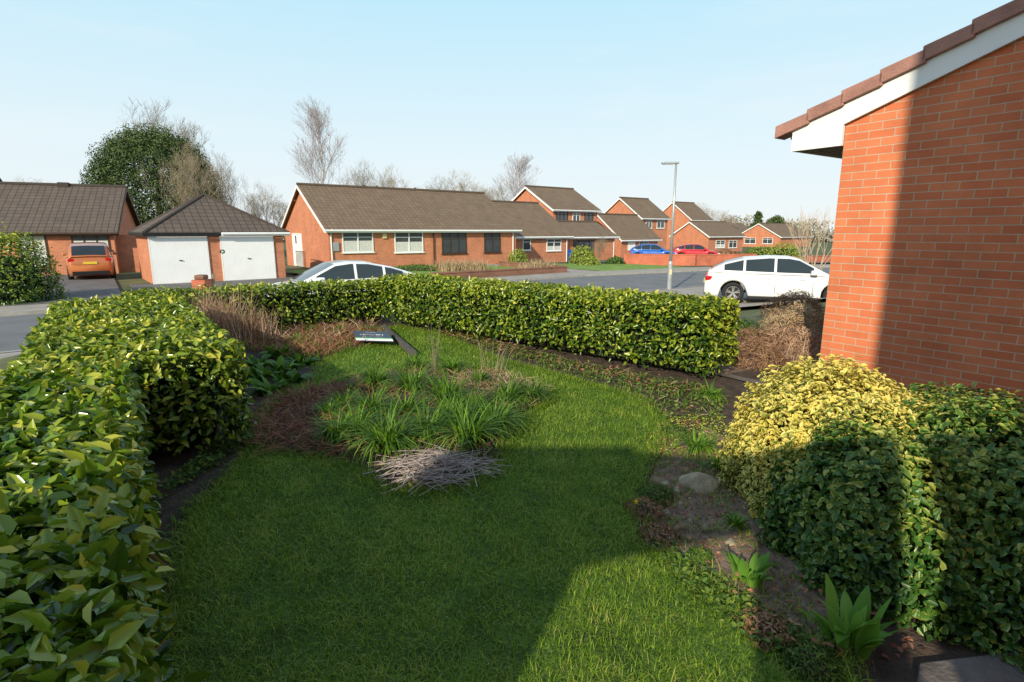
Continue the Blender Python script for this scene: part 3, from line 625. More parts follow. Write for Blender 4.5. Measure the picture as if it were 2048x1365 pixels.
def car(name,label,loc,head,L,H,W,body,roof,wins,paintm,rw=.32,group=None,ax=(.185,.80)):
    root=empty(name,label,'car',loc,head,group); X0=-L/2; xa=[X0+ax[0]*L,X0+ax[1]*L]
    ip=lambda t,tab:float(np.interp(t,[a[0] for a in tab],[a[1] for a in tab]))
    ts=set(np.linspace(0,1,57).round(4).tolist())|{.006,.994}
    for a in wins: ts|=set(a)
    for a in roof: ts.add(a[0])
    for a in ax:
        for d in (-.082,-.0825,.082,.0825): ts.add(round(a+d*4.5/L,4))
    ts=sorted(ts); Ra=rw+.06
    def wd(t): return W/2*(1-.17*abs(2*t-1)**5-.03*(abs(2*t-1)>.98))
    b=MB(); rings=[]
    for t in ts:
        x=X0+t*L; top=ip(t,body); bot=.19+.10*max(0,(abs(2*t-1)-.9)*10)
        for a in xa:
            if abs(x-a)<Ra: bot=max(bot,rw+math.sqrt(Ra*Ra-(x-a)**2)*.98)
        w=wd(t); bot=min(bot,top-.05); mid=bot+(top-bot)*.5
        h_=[(0,top),(.6*w,top-.005),(.88*w,top-.025),(.965*w,top-.09*(top-bot)-.02),(.995*w,max(mid,bot+.02)+.12*(top-bot)),(w,mid),(.985*w,bot+.15*(top-bot)),(.95*w,bot),(.6*w,bot+.0),(0,bot)]
        ring=[(x,y_,z_) for y_,z_ in h_]+[(x,-y_,z_) for y_,z_ in h_[-2:0:-1]]
        rings.append(len(b.v)); b.v+=ring
    k=len(ring)
    for i in range(len(rings)-1):
        for j in range(k): b.f.append((rings[i]+j,rings[i]+(j+1)%k,rings[i+1]+(j+1)%k,rings[i+1]+j))
    b.f.append(tuple(range(rings[0],rings[0]+k))); b.f.append(tuple(range(rings[-1]+k-1,rings[-1]-1,-1)))
    parts={'cabin':MB(),'windscreen':MB(),'rear_window':MB()}
    for i in range(len(wins)):
        for s_ in (0,1): parts[('side_window',i,s_)]=MB()
    b.build('body',paintm,root,smooth=True)
    t0,t1=roof[0][0],roof[-1][0]; rmax=max(a[1] for a in roof)
    tf=max(a[0] for a in roof if a[1]>rmax-.075); tr=min(a[0] for a in roof if a[1]>rmax-.14)
    def cring(t):
        x=X0+t*L; belt=ip(t,body)-.03; rz=max(ip(t,roof),belt+.01); w=wd(t)*.955; wt=w-.27*(rz-belt); e=min(.06,(rz-belt)*.4)
        h_=[(w,belt),(w-.01,belt+e),(wt,rz-e*1.0),(wt*.88,rz-e*.22),(wt*.4,rz+.0),(0,rz+.008)]
        return [(x,a,c) for a,c in h_],rz-belt
    cs=[t for t in ts if t0<=t<=t1]
    for i in range(len(cs)-1):
        ra,ha=cring(cs[i]); rb,hb_=cring(cs[i+1]); tm=(cs[i]+cs[i+1])/2
        for s_ in (0,1):
            sg_=1 if s_==0 else -1
            for j in range(5):
                q=[ra[j],ra[j+1],rb[j+1],rb[j]]; q=[(p[0],p[1]*sg_,p[2]) for p in q]
                key='cabin'
                if j==1:
                    for wi,(wa,wb) in enumerate(wins):
                        if wa<=tm<=wb and min(ha,hb_)>.09: key=('side_window',wi,s_)
                elif j>=3:
                    if tm>tf and tm<t1-.01: key='windscreen'
                    elif tm<tr and tm>t0+.012: key='rear_window'
                parts[key].poly(q if sg_>0 else q[::-1])
    import bmesh
    for key,mb in parts.items():
        if not mb.f: continue
        nm=key if isinstance(key,str) else key[0]
        o=mb.build(nm,paintm if key=='cabin' else M['carglass'],root,smooth=True,fix=False)
        bm=bmesh.new(); bm.from_mesh(o.data); bmesh.ops.remove_doubles(bm,verts=bm.verts,dist=.0005); bmesh.ops.recalc_face_normals(bm,faces=bm.faces); bm.to_mesh(o.data); bm.free()
    for a in xa:
        for s_ in (-1,1): wheel(root,a,s_*(W/2-.12),rw,s_)
    zb=ip(.02,body); w=wd(.03)
    for s_ in (-1,1):
        b=MB(); b.box(X0+.015,X0+.34,min(s_*w*.70,s_*w*1.0),max(s_*w*.70,s_*w*1.0),zb-.19,zb-.05); b.build('tail_light',M['lamp_red'],root,bevel=.03)
        zf=ip(.93,body); wf=wd(.95)
        b=MB(); b.box(L/2-.38,L/2-.05,min(s_*wf*.62,s_*wf*.985),max(s_*wf*.62,s_*wf*.985),zf-.2,zf-.09); b.build('headlight',M['lamp_clear'],root,bevel=.03)
        tm=.66; bz=ip(tm,body); ym=s_*(wd(tm)+.08)
        b=MB(); b.box(X0+tm*L-.08,X0+tm*L+.1,ym-.1,ym+.1,bz+.0,bz+.13); b.build('wing_mirror',paintm,root,bevel=.035)
        for th_ in (.40,.60):
            b=MB(); b.box(X0+th_*L-.1,X0+th_*L+.08,s_*(W/2+.003)-.02,s_*(W/2+.003)+.02,.76,.785); b.build('door_handle',paintm,root,bevel=.008)
        for th_ in (.44,.665):
            b=MB(); b.box(X0+th_*L-.006,X0+th_*L+.006,min(s_*W*.47,s_*(W/2+.0015)),max(s_*W*.47,s_*(W/2+.0015)),.32,.70); b.build('door_seam',M['black'],root)
        b=MB(); b.box(xa[0]+Ra+.02,xa[1]-Ra-.02,min(s_*W*.47,s_*W*.505),max(s_*W*.47,s_*W*.505),.17,.255); b.build('sill_trim',M['black'],root,bevel=.01)
    b=MB(); b.box(X0-.012,X0+.1,-W*.38,W*.38,.24,.42); b.build('rear_bumper',M['black'],root,bevel=.02)
    b=MB(); b.box(X0-.03,X0-.008,-.26,.26,zb-.30,zb-.19); b.build('number_plate',M['plate_y'],root)
    b=MB(); b.box(L/2-.1,L/2+.01,-W*.33,W*.33,.28,.44); b.build('grille',M['black'],root,bevel=.02)
    return root
hb=[(0,.62),(.006,.78),(.03,.93),(.09,.97),(.3,.95),(.5,.93),(.72,.92),(.85,.84),(.95,.72),(.985,.62),(1,.5)]
hr=[(.02,.95),(.06,1.08),(.13,1.24),(.24,1.37),(.40,1.43),(.52,1.42),(.58,1.37),(.76,.93)]
hw_=[(.12,.24),(.255,.43),(.445,.665)]
cc=Vector((6.15+2.2*.93+.1,17.7-2.2*.33,0))
car('parked_car','white five door hatchback parked on the drive beyond the brick gable',(cc.x,cc.y,-.56),math.atan2(-.33,.94),4.45,1.43,1.8,hb,hr,hw_,M['p_white'])
sr=[(.03,.95),(.12,1.1),(.24,1.28),(.38,1.41),(.48,1.43),(.57,1.38),(.77,.92)]
car('parked_car','white fastback saloon showing only its roof and windows above the back hedge',(-4.88,15.8,-.65),math.atan2(-.5,-.86),4.7,1.43,1.84,hb,sr,[(.17,.28),(.295,.45),(.465,.68)],M['p_white'])
sb=[(0,.75),(.006,.95),(.03,1.1),(.3,1.08),(.5,1.05),(.72,1.04),(.85,1.0),(.95,.9),(.985,.75),(1,.6)]
ss=[(.012,1.08),(.04,1.35),(.09,1.56),(.2,1.66),(.5,1.69),(.6,1.63),(.77,1.05)]
p=at(168,553,26.6)
car('parked_car','copper orange crossover parked nose in on the left driveway',(p.x,p.y+.6,-.62),math.atan2(.80,-.58),4.4,1.69,1.84,sb,ss,[(.09,.2),(.22,.41),(.43,.67)],M['p_orange'],rw=.35)
p=at(1306,505,48); car('parked_car','blue hatchback parked behind the orange brick wall',(p.x,p.y,g1(p.x,p.y)+.05),math.atan2(-.2,.98),4.0,1.43,1.75,hb,hr,hw_,M['p_blue'])
p=at(1391,505,50); car('parked_car','red hatchback parked behind the orange brick wall',(p.x,p.y,g1(p.x,p.y)+.05),math.atan2(-.2,.98),4.1,1.43,1.75,hb,hr,hw_,M['p_red'])
# ------------------------------------------------ trees
def grow(B,T,p,d,L,r,dep,maxd,spread,up,nch):
    pts=[p]; n=3
    for i in range(n):
        d=(d+Vector((random.uniform(-1,1),random.uniform(-1,1),random.uniform(-.6,1)))*.15+Vector((0,0,up))*.12).normalized(); p=p+d*(L/n); pts.append(p)
    (B if dep<2 else T).tube(pts,r,r*.55,6 if dep<2 else 3)
    if dep>=maxd: return
    nc=nch+(1 if dep>=3 else 0)
    for k in range(nc):
        q=pts[random.choice((1,2,3,3))] if k else pts[-1]
        ax=Vector((random.uniform(-1,1),random.uniform(-1,1),random.uniform(-.2,.5))).normalized()
        nd=(d*(1.0 if k==0 else .6)+ax*spread).normalized()
        grow(B,T,q,nd,L*random.uniform(.60,.80),max(r*.55,.0068),dep+1,maxd,spread,up,nch)
def protoTree(kind):
    B=MB();T=MB()
    if kind=='broad':
        B.tube([(0,0,-.5),(0,0,1.2),(.05,.05,2.4),(.0,.1,3.6)],.22,.1,8)
        for k in range(8):
            a=k*2.4+random.uniform(-.3,.3); u_=random.uniform(.35,.9); grow(B,T,Vector((.03,.05,1.5+.28*k)),Vector((math.cos(a)*u_,math.sin(a)*u_,1)).normalized(),2.7,.07,0,5,.75,.6,3)
    elif kind=='birch':
        pts=[Vector((math.sin(i*.9)*.08,math.cos(i*1.3)*.08,i*1.0-.5)) for i in range(11)]; B.tube(pts,.15,.02,8)
        for k in range(42):
            z=random.uniform(2.0,9.2); a=random.random()*6.28; L=1.0+(9.6-z)*.2
            grow(T,T,Vector((0,0,z)),Vector((math.cos(a)*.55,math.sin(a)*.55,1)).normalized(),L*.8,.018,2,5,.5,.15,3)
    return B,T
protos={}
def tree(kind,label,px,Yd,top,wid=1.0,tm='twig',bm_='bark',name='bare_tree'):
    key=(kind,tm)
    p=at(px,463,Yd); gzv=g1(p.x,p.y); H=at(px,top,Yd).z-gzv
    root=empty(name,label,'tree',(p.x,p.y,gzv),random.random()*6)
    if key not in protos:
        B,T=protoTree(kind); a=B.build('trunk',M[bm_],root,fix=False); c=T.build('crown',M[tm],root,fix=False)
        protos[key]=(a,c,max(v[2] for v in T.v))
    else:
        a,c,hh=protos[key]
        for o in (a,c):
            n_=o.copy(); C.objects.link(n_); n_.parent=root
    s_=H/protos[key][2]; root.scale=(s_*wid,s_*wid,s_)
    return root
tree('broad','tall bare tree rising behind the dark evergreen',355,72,184,.85)
tree('broad','khaki bare tree standing in front of the right half of the evergreen',385,56,270,.7)
tree('birch','tall slender white trunked birch left of the long bungalow roof',652,58,190,.95,'twig_pale','birch')
tree('broad','medium bare tree just right of the evergreen',458,62,300,.7)
tree('broad','small bare tree left of the long bungalow, above the garage roof',525,64,362,.8)
tree('broad','bare tree directly right of the birch above the bungalow ridge',722,60,312,.7)
tree('broad','second bare tree right of the birch, reddish twigs',778,64,322,.7)
tree('broad','bare tree above the middle of the long bungalow ridge',868,76,345,.9)
tree('broad','bare tree behind the right end of the long bungalow ridge',938,78,335,1.0)
tree('birch','tall pale bare tree left of the nearest two storey gable',1036,80,300,1.1,'twig_pale','birch')
tree('broad','low bare tree behind the tall pale tree',995,84,352,.9)
tree('broad','bare tree above the farthest two storey house',1408,125,402,1.1)
tree('broad','bare tree right of the farthest two storey house',1450,125,418,1.2)
tree('broad','distant bare tree above the left bungalow roof',52,75,350,1.1)
tree('broad','faint bare tree between garage roof and long bungalow',560,85,385,1.1)
def evergreen(label,px,Yd,top,w,n=14000,ll=.5,name='evergreen_tree',cone=False):
    p=at(px,463,Yd); z0=g1(p.x,p.y); H=at(px,top,Yd).z-z0
    root=empty(name,label,'tree',(p.x,p.y,z0)); b=MB(); b.tube([(0,0,-.3),(0,0,H*.7)],w*.06+.05,w*.02+.02,8); b.build('trunk',M['bark'],root)
    Ps=[];Ns=[]
    nb=90
    for k in range(nb):
        if cone: zc=H*random.uniform(.12,.95); rr=w*(1-zc/H)*.95+.15; a=random.random()*6.28; c=np.array([math.cos(a)*rr*.6,math.sin(a)*rr*.6,zc]); rb=np.array([rr*.55+.15,rr*.55+.15,H*.06])
        else:
            ph=math.asin(min(1,max(-.3,-.3+1.3*(k+.5)/nb))); a=k*2.4; c=np.array([math.cos(ph)*math.cos(a)*w*.80,math.cos(ph)*math.sin(a)*w*.80,H*.42+math.sin(ph)*H*.5]); rb=np.array([w*.22,w*.22,H*.10])*random.uniform(.8,1.15)
        m_=n//nb; d=nrm(rng.normal(0,1,(m_,3))); Ps.append(c+d*rb*(.5+.6*rng.random((m_,1)))); Ns.append(d)
    P=np.concatenate(Ps); Nn=np.concatenate(Ns); Nn=nrm(Nn+rng.normal(0,.5,Nn.shape)); D=rng.normal(0,1,P.shape); D-=Nn*(D*Nn).sum(1,keepdims=True)
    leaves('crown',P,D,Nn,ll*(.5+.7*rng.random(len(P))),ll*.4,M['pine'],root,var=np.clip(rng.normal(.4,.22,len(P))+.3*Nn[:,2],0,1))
    return root
evergreen('big rounded dark evergreen behind the garages',324,63,254,7.0,52000,.28)
evergreen('small spreading dark cedar near the horizon on the right',1514,120,424,2.6,2700,.6,'cedar_tree',True)
evergreen('small dark conifer beside the cedar on the horizon',1550,122,433,2.4,2700,.6,'conifer_tree')
n=26000; a=rng.uniform(-.95,.85,n); Yf=rng.uniform(150,175,n); xf=a*Yf; hgt=5.0+2.2*np.sin(xf*.11)+1.6*np.sin(xf*.31+1)+1.0*np.sin(xf*.9)
P=np.stack([xf,Yf,-1.4+hgt*rng.random(n)**.8*.8],1); Nn=nrm(rng.normal(0,1,(n,3))+np.array([0,-.8,.4])); D=rng.normal(0,1,(n,3))
o=leaves('distant_woodland',P,D,Nn,1.1,.5,M['haze']); o['kind']='stuff'
def sh(name,label,px,py,Yd,rad,n,ll,m,**k):
    p=at(px,py,Yd); return shrub(name,label,(p.x,p.y,g1(p.x,p.y)),rad,n,ll,ll*.55,m,**k)
sh('laurel_bush','tall rounded green bush at the left border by the road',18,608,17.6,(1.25,1.25,1.95),8000,.09,M['hedge'],pw=3,shoot=.3)
sh('round_shrub','yellow green shrub at the right corner of the long bungalow',1036,520,37.5,(.7,.7,1.0),1500,.10,M['shrub_y'])
sh('round_shrub','leafy green shrub between the blue bin and the small tree',1164,520,40,(1.0,1.0,1.25),1800,.12,M['shrub_y'])
sh('round_shrub','low gold green shrub on the lawn in front of the dark garage',1178,524,37,(.8,.8,.6),1000,.1,M['shrub_y'])
sh('round_shrub','low green mound shrub at the left end of the orange brick wall',1230,525,39,(.7,.7,.5),1000,.1,M['ivy'])
sh('round_shrub','dark green shrub above the hatchback roof on its left side',1518,505,44,(1.2,1.2,1.2),1500,.13,M['hedge'])
sh('round_shrub','clipped yellow green dome shrub above the hatchback roof',1566,505,43,(1.5,1.5,1.45),2200,.12,M['shrub_y'])
sh('round_shrub','low rusty twiggy shrub beyond the end of the orange wall',1450,508,50,(1.6,1.2,.9),1200,.14,M['shrub_b'])
sh('round_shrub','greenish shrub on the bungalow front lawn near the left windows',835,536,30.5,(1.5,.7,.42),1200,.09,M['ivy'],coremat=M['soil'])
def sticks(name,label,loc,n,rad,h,m,cat='plant',r0=.006,spread=.5,parentname='stems',flat=False,group=None,sides=3):
    root=empty(name,label,cat,loc,0,group); b=MB()
    for k in range(n):
        a=random.random()*6.28; rr=rad*math.sqrt(random.random()); x,y=rr*math.cos(a)*(1.25 if flat else 1),rr*math.sin(a)
        if flat:
            L=h*random.uniform(.3,1.25); t=random.gauss(.25,.8)+(math.pi if random.random()<.3 else 0); e=.07*random.random(); z=random.uniform(.005,.05)+.05*(1-rr/rad); x-=L*.5*math.cos(t); y-=L*.5*math.sin(t)
            b.tube([(x,y,z),(x+L*.5*math.cos(t),y+L*.5*math.sin(t),z+e),(x+L*math.cos(t+.25),y+L*math.sin(t+.25),z+e*.6)],r0,r0*.5,sides)
        else:
            H=h*random.uniform(.55,1.1); dx,dy=math.cos(a)*spread*random.random(),math.sin(a)*spread*random.random()
            b.tube([(x,y,0),(x+dx*H*.3,y+dy*H*.3,H*.5),(x+dx*H,y+dy*H,H)],r0,r0*.4,sides)
    b.build(parentname,m,root,fix=False); return root
p=at(1625,510,24); root=empty('pruned_shrub','upright bundle of pale bare branches beside the brick gable edge','shrub',(p.x,p.y,-.6))
B_=MB()
for k in range(16):
    a=random.random()*6.28; grow(B_,B_,Vector((math.cos(a)*.2,math.sin(a)*.2,0)),Vector((math.cos(a)*.28,math.sin(a)*.28,1)).normalized(),1.25,.022,0,3,.30,.5,2)
B_.build('branches',M['twig_tan'],root,fix=False)
tree('broad','small round headed bare tree in front of the garage extension',1201,39,470,1.0)
for (px_,lab) in ((900,'clump of tall straw coloured grass left on the bungalow front lawn'),(945,'clump of tall straw coloured grass centred on the bungalow front lawn'),(1075,'straw clump beside the right end of the low brick wall')):
    p=at(px_,535,30.5); root=empty('dry_grass',lab,'plant',(p.x,p.y,g1(p.x,p.y)+.1)); n=500; q=rng.normal(0,.45,(n,2)); blades('blades',np.stack([q[:,0],q[:,1],np.zeros(n)],1),.35+.45*rng.random(n),.03,M['straw'],root,lean=.6)
# ------------------------------------------------ garden plants
def strapclump(name,label,px,py,sc,n=90,m='strap',group=None,h=.34,w=.014,lean=1.5,cat='plant',xy=None,z=.03):
    x,y=gp(px,py) if xy is None else xy
    root=empty(name,label,cat,(x,y,z),0,group); a=rng.random(n)*6.28; rr=.085*sc*np.sqrt(rng.random(n))
    P=np.stack([rr*np.cos(a),rr*np.sin(a),np.zeros(n)],1); a2=a+rng.normal(0,.5,n); D0=np.stack([np.cos(a2),np.sin(a2),np.zeros(n)],1)
    blades('leaf_blades',P,h*sc*(.6+.5*rng.random(n)),w*(.7+.5*rng.random(n)),M[m],root,lean=lean,D0=D0,seg=5)
    return root
for (px_,py_,s_) in ((752,778,.8),(825,790,.9),(895,815,1.0),(775,905,1.05),(712,880,.8),(935,895,1.05),(1015,815,.8),(855,880,.8),(990,865,.85),(905,750,.65),(1062,808,.65),(830,742,.5),(745,835,.75),(690,825,.6),(905,855,.75),(670,885,.6),(960,775,.5),(810,840,.7),(660,840,.5),(950,830,.7)):
    strapclump('daylily_clump','clump of arching green strap leaves growing in the round lawn flower bed',px_,py_,s_*1.2,190,group='green strap leaf clumps in the round flower bed',w=.013,lean=1.25)
x,y=gp(875,958); sticks('dead_stem_pile','tangled pile of grey violet dead stems at the front of the round flower bed',(x,y,.03),140,.24,.44,M['pale_stem'],r0=.0030,flat=True)
def litter(name,poly,n,L,W,m,z=.03,up=.1):
    pp=np.array(poly); x=rng.uniform(pp[:,0].min(),pp[:,0].max(),n*3); y=rng.uniform(pp[:,1].min(),pp[:,1].max(),n*3); ok=inpoly(x,y,poly); x,y=x[ok][:n],y[ok][:n]; n=len(x)
    a=rng.random(n)*6.28; D=np.stack([np.cos(a),np.sin(a),rng.normal(up,.18,n)],1); Nn=nrm(np.stack([rng.normal(0,.4,n),rng.normal(0,.4,n),np.ones(n)],1))
    P=np.stack([x,y,z+.05*rng.random(n)],1); o=leaves(name,P,D,Nn,L*(.5+rng.random(n)),W,m,fold=.1)
    o['kind']='stuff'; return o
def tufts(name,poly,n,h,w,m,lean=1.0):
    pp=np.array(poly); x=rng.uniform(pp[:,0].min(),pp[:,0].max(),n*3); y=rng.uniform(pp[:,1].min(),pp[:,1].max(),n*3); ok=inpoly(x,y,poly); x,y=x[ok],y[ok]
    pn=np.stack([x,y,0*x],1); k=lownoise(pn,5.0,1)+.5*lownoise(pn,11,3)>.12; x,y=x[k][:n],y[k][:n]; n=len(x)
    o=blades(name,np.stack([x,y,np.full(n,.01)],1),h*(.5+.7*rng.random(n)),w,m,lean=lean,seg=3); o['kind']='stuff'; return o
litter('dead_bracken',P0([(495,880),(550,805),(640,780),(730,775),(710,860),(700,930),(640,915),(530,912)]),2000,.16,.007,M['rust'],z=.02,up=.25)
litter('dead_bracken',P0([(700,770),(860,745),(1000,760),(1000,900),(900,930),(720,900)]),1300,.16,.006,M['rust'],z=.03,up=.3)
litter('dead_straw',P0([(900,760),(1000,750),(1090,785),(1060,830),(980,830),(900,790)]),1100,.14,.006,M['straw'],z=.03,up=.3)
litter('dead_straw',P0([(700,760),(860,745),(1000,760),(1000,930),(900,970),(740,960)]),700,.12,.005,M['straw'])
tufts('weeds',islp,2600,.10,.006,M['grass'])
litter('dead_bracken',P0([(490,700),(500,668),(600,650),(740,665),(790,680),(700,702),(640,722),(560,720)]),3200,.2,.008,M['rust'],z=.01,up=.35)
litter('dead_straw',P0([(490,690),(520,660),(640,648),(760,650),(740,670),(640,700)]),600,.24,.009,M['pinkstraw'],z=.02,up=.5)
tufts('weeds',P0([(490,700),(500,668),(600,650),(740,660),(790,680),(700,702),(640,722),(560,720)]),2200,.15,.008,M['grass'])
litter('fallen_leaves',P0([(1290,890),(1320,1100),(1480,1220),(1560,1330),(1900,1340),(1480,1050),(1420,860),(1380,800)]),300,.03,.018,M['rust'],z=.008)
litter('fallen_leaves',P0([(870,670),(1100,735),(1380,800),(1420,780),(1100,715),(900,660)]),1300,.05,.02,M['rust'],z=.008)
hb_px=[(862,662),(1000,712),(1110,742),(1260,785),(1330,850),(1440,840),(1450,800),(1400,775),(1180,735),(1000,690),(880,655)]
litter('ground_cover',P0(hb_px),4200,.032,.022,M['ivy'],z=.01,up=.4)
litter('dead_straw',P0(hb_px),700,.1,.005,M['straw'],z=.01,up=.3)
tufts('weeds',P0(hb_px),3200,.09,.006,M['grass'])
litter('moss',P0([(1290,880),(1300,930),(1420,900),(1460,860),(1440,830),(1330,840)]),2600,.018,.012,M['shrub_y'],z=-.02,up=.5)
litter('ground_cover',P0([(1290,1090),(1350,1170),(1500,1300),(1680,1365),(1640,1310),(1480,1200),(1350,1100)]),700,.025,.018,M['ivy'],z=.005,up=.4)
tufts('weeds',P0([(1290,890),(1270,1050),(1350,1130),(1480,1210),(1640,1330),(1760,1350),(1560,1150),(1460,1000),(1430,860)]),1500,.06,.005,M['grass'])
litter('ground_cover',P0([(250,1360),(330,1000),(450,930),(520,860),(470,860),(330,980)]),1800,.035,.022,M['ivy'],z=.01,up=.4)
litter('soil_crumbs',P0(bedpx),2800,.015,.013,M['rust'],z=-.03,up=.3)
for i,(x,y,s_,hh,lab) in enumerate(((-4.12,7.7,1.5,.92,'tall pinkish tan dry grass standing against the back left hedge'),(-3.72,7.95,.9,.6,'short pale dry grass tuft right of the taller one'),(-4.55,7.55,1.0,.8,'dry grass half hidden behind the wide hedge block'))):
    root=empty('dry_grass',lab,'plant',(x,y,0)); n=int(300*s_); q=rng.normal(0,.12*s_,(n,2)); blades('blades',np.stack([q[:,0],q[:,1],np.zeros(n)],1),(.5+.5*rng.random(n))*hh,.010,M['pinkstraw'],root,lean=.4)
for (px_,py_) in ((560,672),(620,668),(680,672),(730,668),(600,690)):
    strapclump('green_sprig','small green leafy sprig poking through the dead bracken in the back bed',px_,py_,.9,50,h=.24,group='green sprigs in the back bed')
x,y=gp(872,745); sticks('twiggy_plant','thin upright bare twigs at the back of the round flower bed',(x,y,.02),9,.06,.55,M['twig'],r0=.004,spread=.25)
x,y=gp(985,745); sticks('twiggy_plant','short sparse twigs beside the right hedge at the back edge of the bed',(x,y,.02),14,.15,.35,M['twig'],r0=.004,spread=.5)
def broadclump(name,label,px,py,n,L,W,m,up=1.0,group=None,rad=.06):
    x,y=gp(px,py); root=empty(name,label,'plant',(x,y,.01),0,group); a=rng.random(n)*6.28; P=np.stack([np.cos(a)*rad*rng.random(n),np.sin(a)*rad*rng.random(n),np.zeros(n)],1)
    D0=np.stack([np.cos(a),np.sin(a),np.zeros(n)],1); H=L*(.55+.6*rng.random(n)); S=nrm(np.cross(D0,np.array([0,0,1.]))+rng.normal(0,.3,(n,3))); V=[]; seg=7
    ln=(.12+rng.random(n)*.75)/up
    for i in range(seg+1):
        t=i/seg; ang=ln*(.4+t*1.1); c=P+np.stack([D0[:,0]*np.sin(ang),D0[:,1]*np.sin(ang),np.cos(ang)],1)*(H*t)[:,None]
        w=W*max(.015,math.sin(math.pi*min(1,(.16+t*.84))))**.8*.5*(H/L)
        V+=[c-S*w[:,None], c-D0*(w*.45)[:,None], c+S*w[:,None]]
    V=np.stack(V,1); k=3*(seg+1); base=np.arange(n)[:,None]*k
    Fc=np.concatenate([base+np.array([3*i+j,3*i+j+1,3*i+j+4,3*i+j+3]) for i in range(seg) for j in (0,1)],1).reshape(-1,4)
    npmesh('broad_leaves',V,Fc,M[m],root,{'var':np.repeat(rng.random(n),k)}); return root
broadclump('tulip_clump','small clump of broad tulip leaves on the bare soil left of the variegated bushes',1500,1165,24,.14,.042,'broad',up=1.3,rad=.08)
broadclump('tulip_clump','larger clump of broad pointed tulip leaves near the bottom right corner',1695,1290,26,.21,.062,'broad',up=1.3,rad=.10)
for i,(px_,py_) in enumerate(((520,760),(560,745),(600,730),(545,785),(585,765),(515,735),(560,715))):
    broadclump('bergenia_plant','low plant with broad rounded leaves beside the shaded hedge block',px_,py_,30,.17,.09,'strap',up=.6,group='broad leaved plants at the foot of the shaded hedge',rad=.14)
strapclump('daylily_clump','bright strap leaf clump at the left foot of the variegated bush',1395,905,.8,90,h=.24)
strapclump('daylily_clump','small grassy clump just left of the flat rock',1438,945,.6,60,h=.22)
strapclump('daylily_clump','small upright green clump on the soil above the smaller tulips',1470,1060,.4,40,h=.22)
strapclump('grass_tuft','loose grass tuft leaning over the kerb below the right hedge end',1420,800,.7,70,h=.3)
for i,(px_,py_,lab) in enumerate(((1290,1030,'dry heather tuft beside the yellow daffodil'),(1318,1085,'dry heather tuft below the daffodil on the lawn edge'),(1350,870,'pale green cushion plant at the lawn corner'),(1530,1270,'dry twiggy cushion plant between the two tulip clumps'),(1310,1000,'grey green cushion plant above the daffodil'),(1620,1340,'small green cushion plant at the bottom of the border'),(1400,1120,'tiny green cushion plant on the bare border soil'))):
    x,y=gp(px_,py_); shrub('cushion_plant',lab,(x,y,0),(.1,.1,.07) if i<6 else (.05,.05,.04),700,.022,.007,M['shrub_b'] if i in(0,1,3) else M['ivy'],cat='plant',coremat=M['soil'],lump=.3)
x,y=gp(1272,1035); df=empty('daffodil','single small yellow daffodil at the lawn edge','flower',(x,y,0)); n=9; a=rng.random(n)*6.28
blades('leaf_blades',np.stack([np.cos(a)*.02,np.sin(a)*.02,np.zeros(n)],1),.11,.006,M['strap'],df,lean=.5); b=MB(); b.tube([(0,0,0),(0,0,.1),(-.01,-.015,.11)],.002,.002,5); b.build('stem',M['strap'],df)
b=MB()
for k in range(6):
    t=k*math.pi/3; b.poly([(-.01,-.018,.11),(-.01+.011*math.cos(t-.3),-.02,.11+.011*math.sin(t-.3)),(-.01+.021*math.cos(t),-.021,.11+.021*math.sin(t)),(-.01+.011*math.cos(t+.3),-.02,.11+.011*math.sin(t+.3))])
b.tube([(-.01,-.019,.11),(-.01,-.036,.109)],.006,.008,8); b.build('bloom',M['yellow'],df,fix=False)
def rock(label,px,py,sx,sy,sz,group=None):
    import bmesh
    x,y=gp(px,py); bm=bmesh.new(); bmesh.ops.create_icosphere(bm,subdivisions=3,radius=1)
    s0=random.random()*9
    for v in bm.verts:
        c=v.co; k=1+.14*math.sin(c.x*3+s0)+.1*math.sin(c.y*5+s0)+.07*math.sin(c.z*7+c.x*6+s0); v.co=Vector((c.x*sx*k,c.y*sy*k,max(c.z,-.3)*sz*k))
    me=bpy.data.meshes.new('rock'); bm.to_mesh(me); bm.free()
    for p_ in me.polygons: p_.use_smooth=True
    o=link('rock',me,M['rock']); o.location=(x,y,.005); o.rotation_euler=(0,0,.3 if sx>.1 else s0); return tag(o,label,'rock',group)
rock('flat sandstone rock on the border soil left of the variegated bush',1395,975,.165,.12,.07)
for (px_,py_) in ((1345,935),(1330,970),(1355,985),(1300,910),(1385,910),(1360,1010),(1440,1010),(1410,1060),(1380,1045),(1460,1090),(1330,1030),(1430,1150)):
    k_=random.uniform(.6,1.3); rock('small stone on the border soil near the flat rock',px_,py_,.026*k_,.022*k_,.02*k_,'small stones around the flat rock')
# variegated bushes
shrub('variegated_bush','gold variegated euonymus bush catching the sun below the brick gable',(1.99,3.14,0),(.62,.68,.71),22000,.035,.022,M['varieg'],lump=.18,pw=2.3,shoot=.15)
shrub('variegated_bush','darker green cream edged bush at the right edge, mostly shaded',(2.38,2.42,0),(.76,.76,.66),24000,.036,.023,M['varieg2'],lump=.2,pw=2.3,shoot=.18)
shrub('variegated_bush','low green bush between the gold bush and the soil in the lower right',(1.78,2.50,0),(.46,.52,.58),12000,.036,.023,M['varieg2'],lump=.2,pw=2.2,shoot=.18)
shrub('variegated_bush','sunlit gold bush right of the first, against the brick wall',(2.7,3.05,0),(.64,.6,.60),10000,.035,.022,M['varieg2'],lump=.18,pw=2.3,shoot=.15)
def gsh(name,label,x,y,rad,n,ll,lw,m,**k): return shrub(name,label,(x,y,g1(x,y)),rad,n,ll,lw,m,**k)
gsh('dry_shrub','low russet dry shrub just right of the sunlit hedge end',3.0,6.5,(.32,.3,.22),1900,.05,.009,M['shrub_b'],lump=.35,core=False)
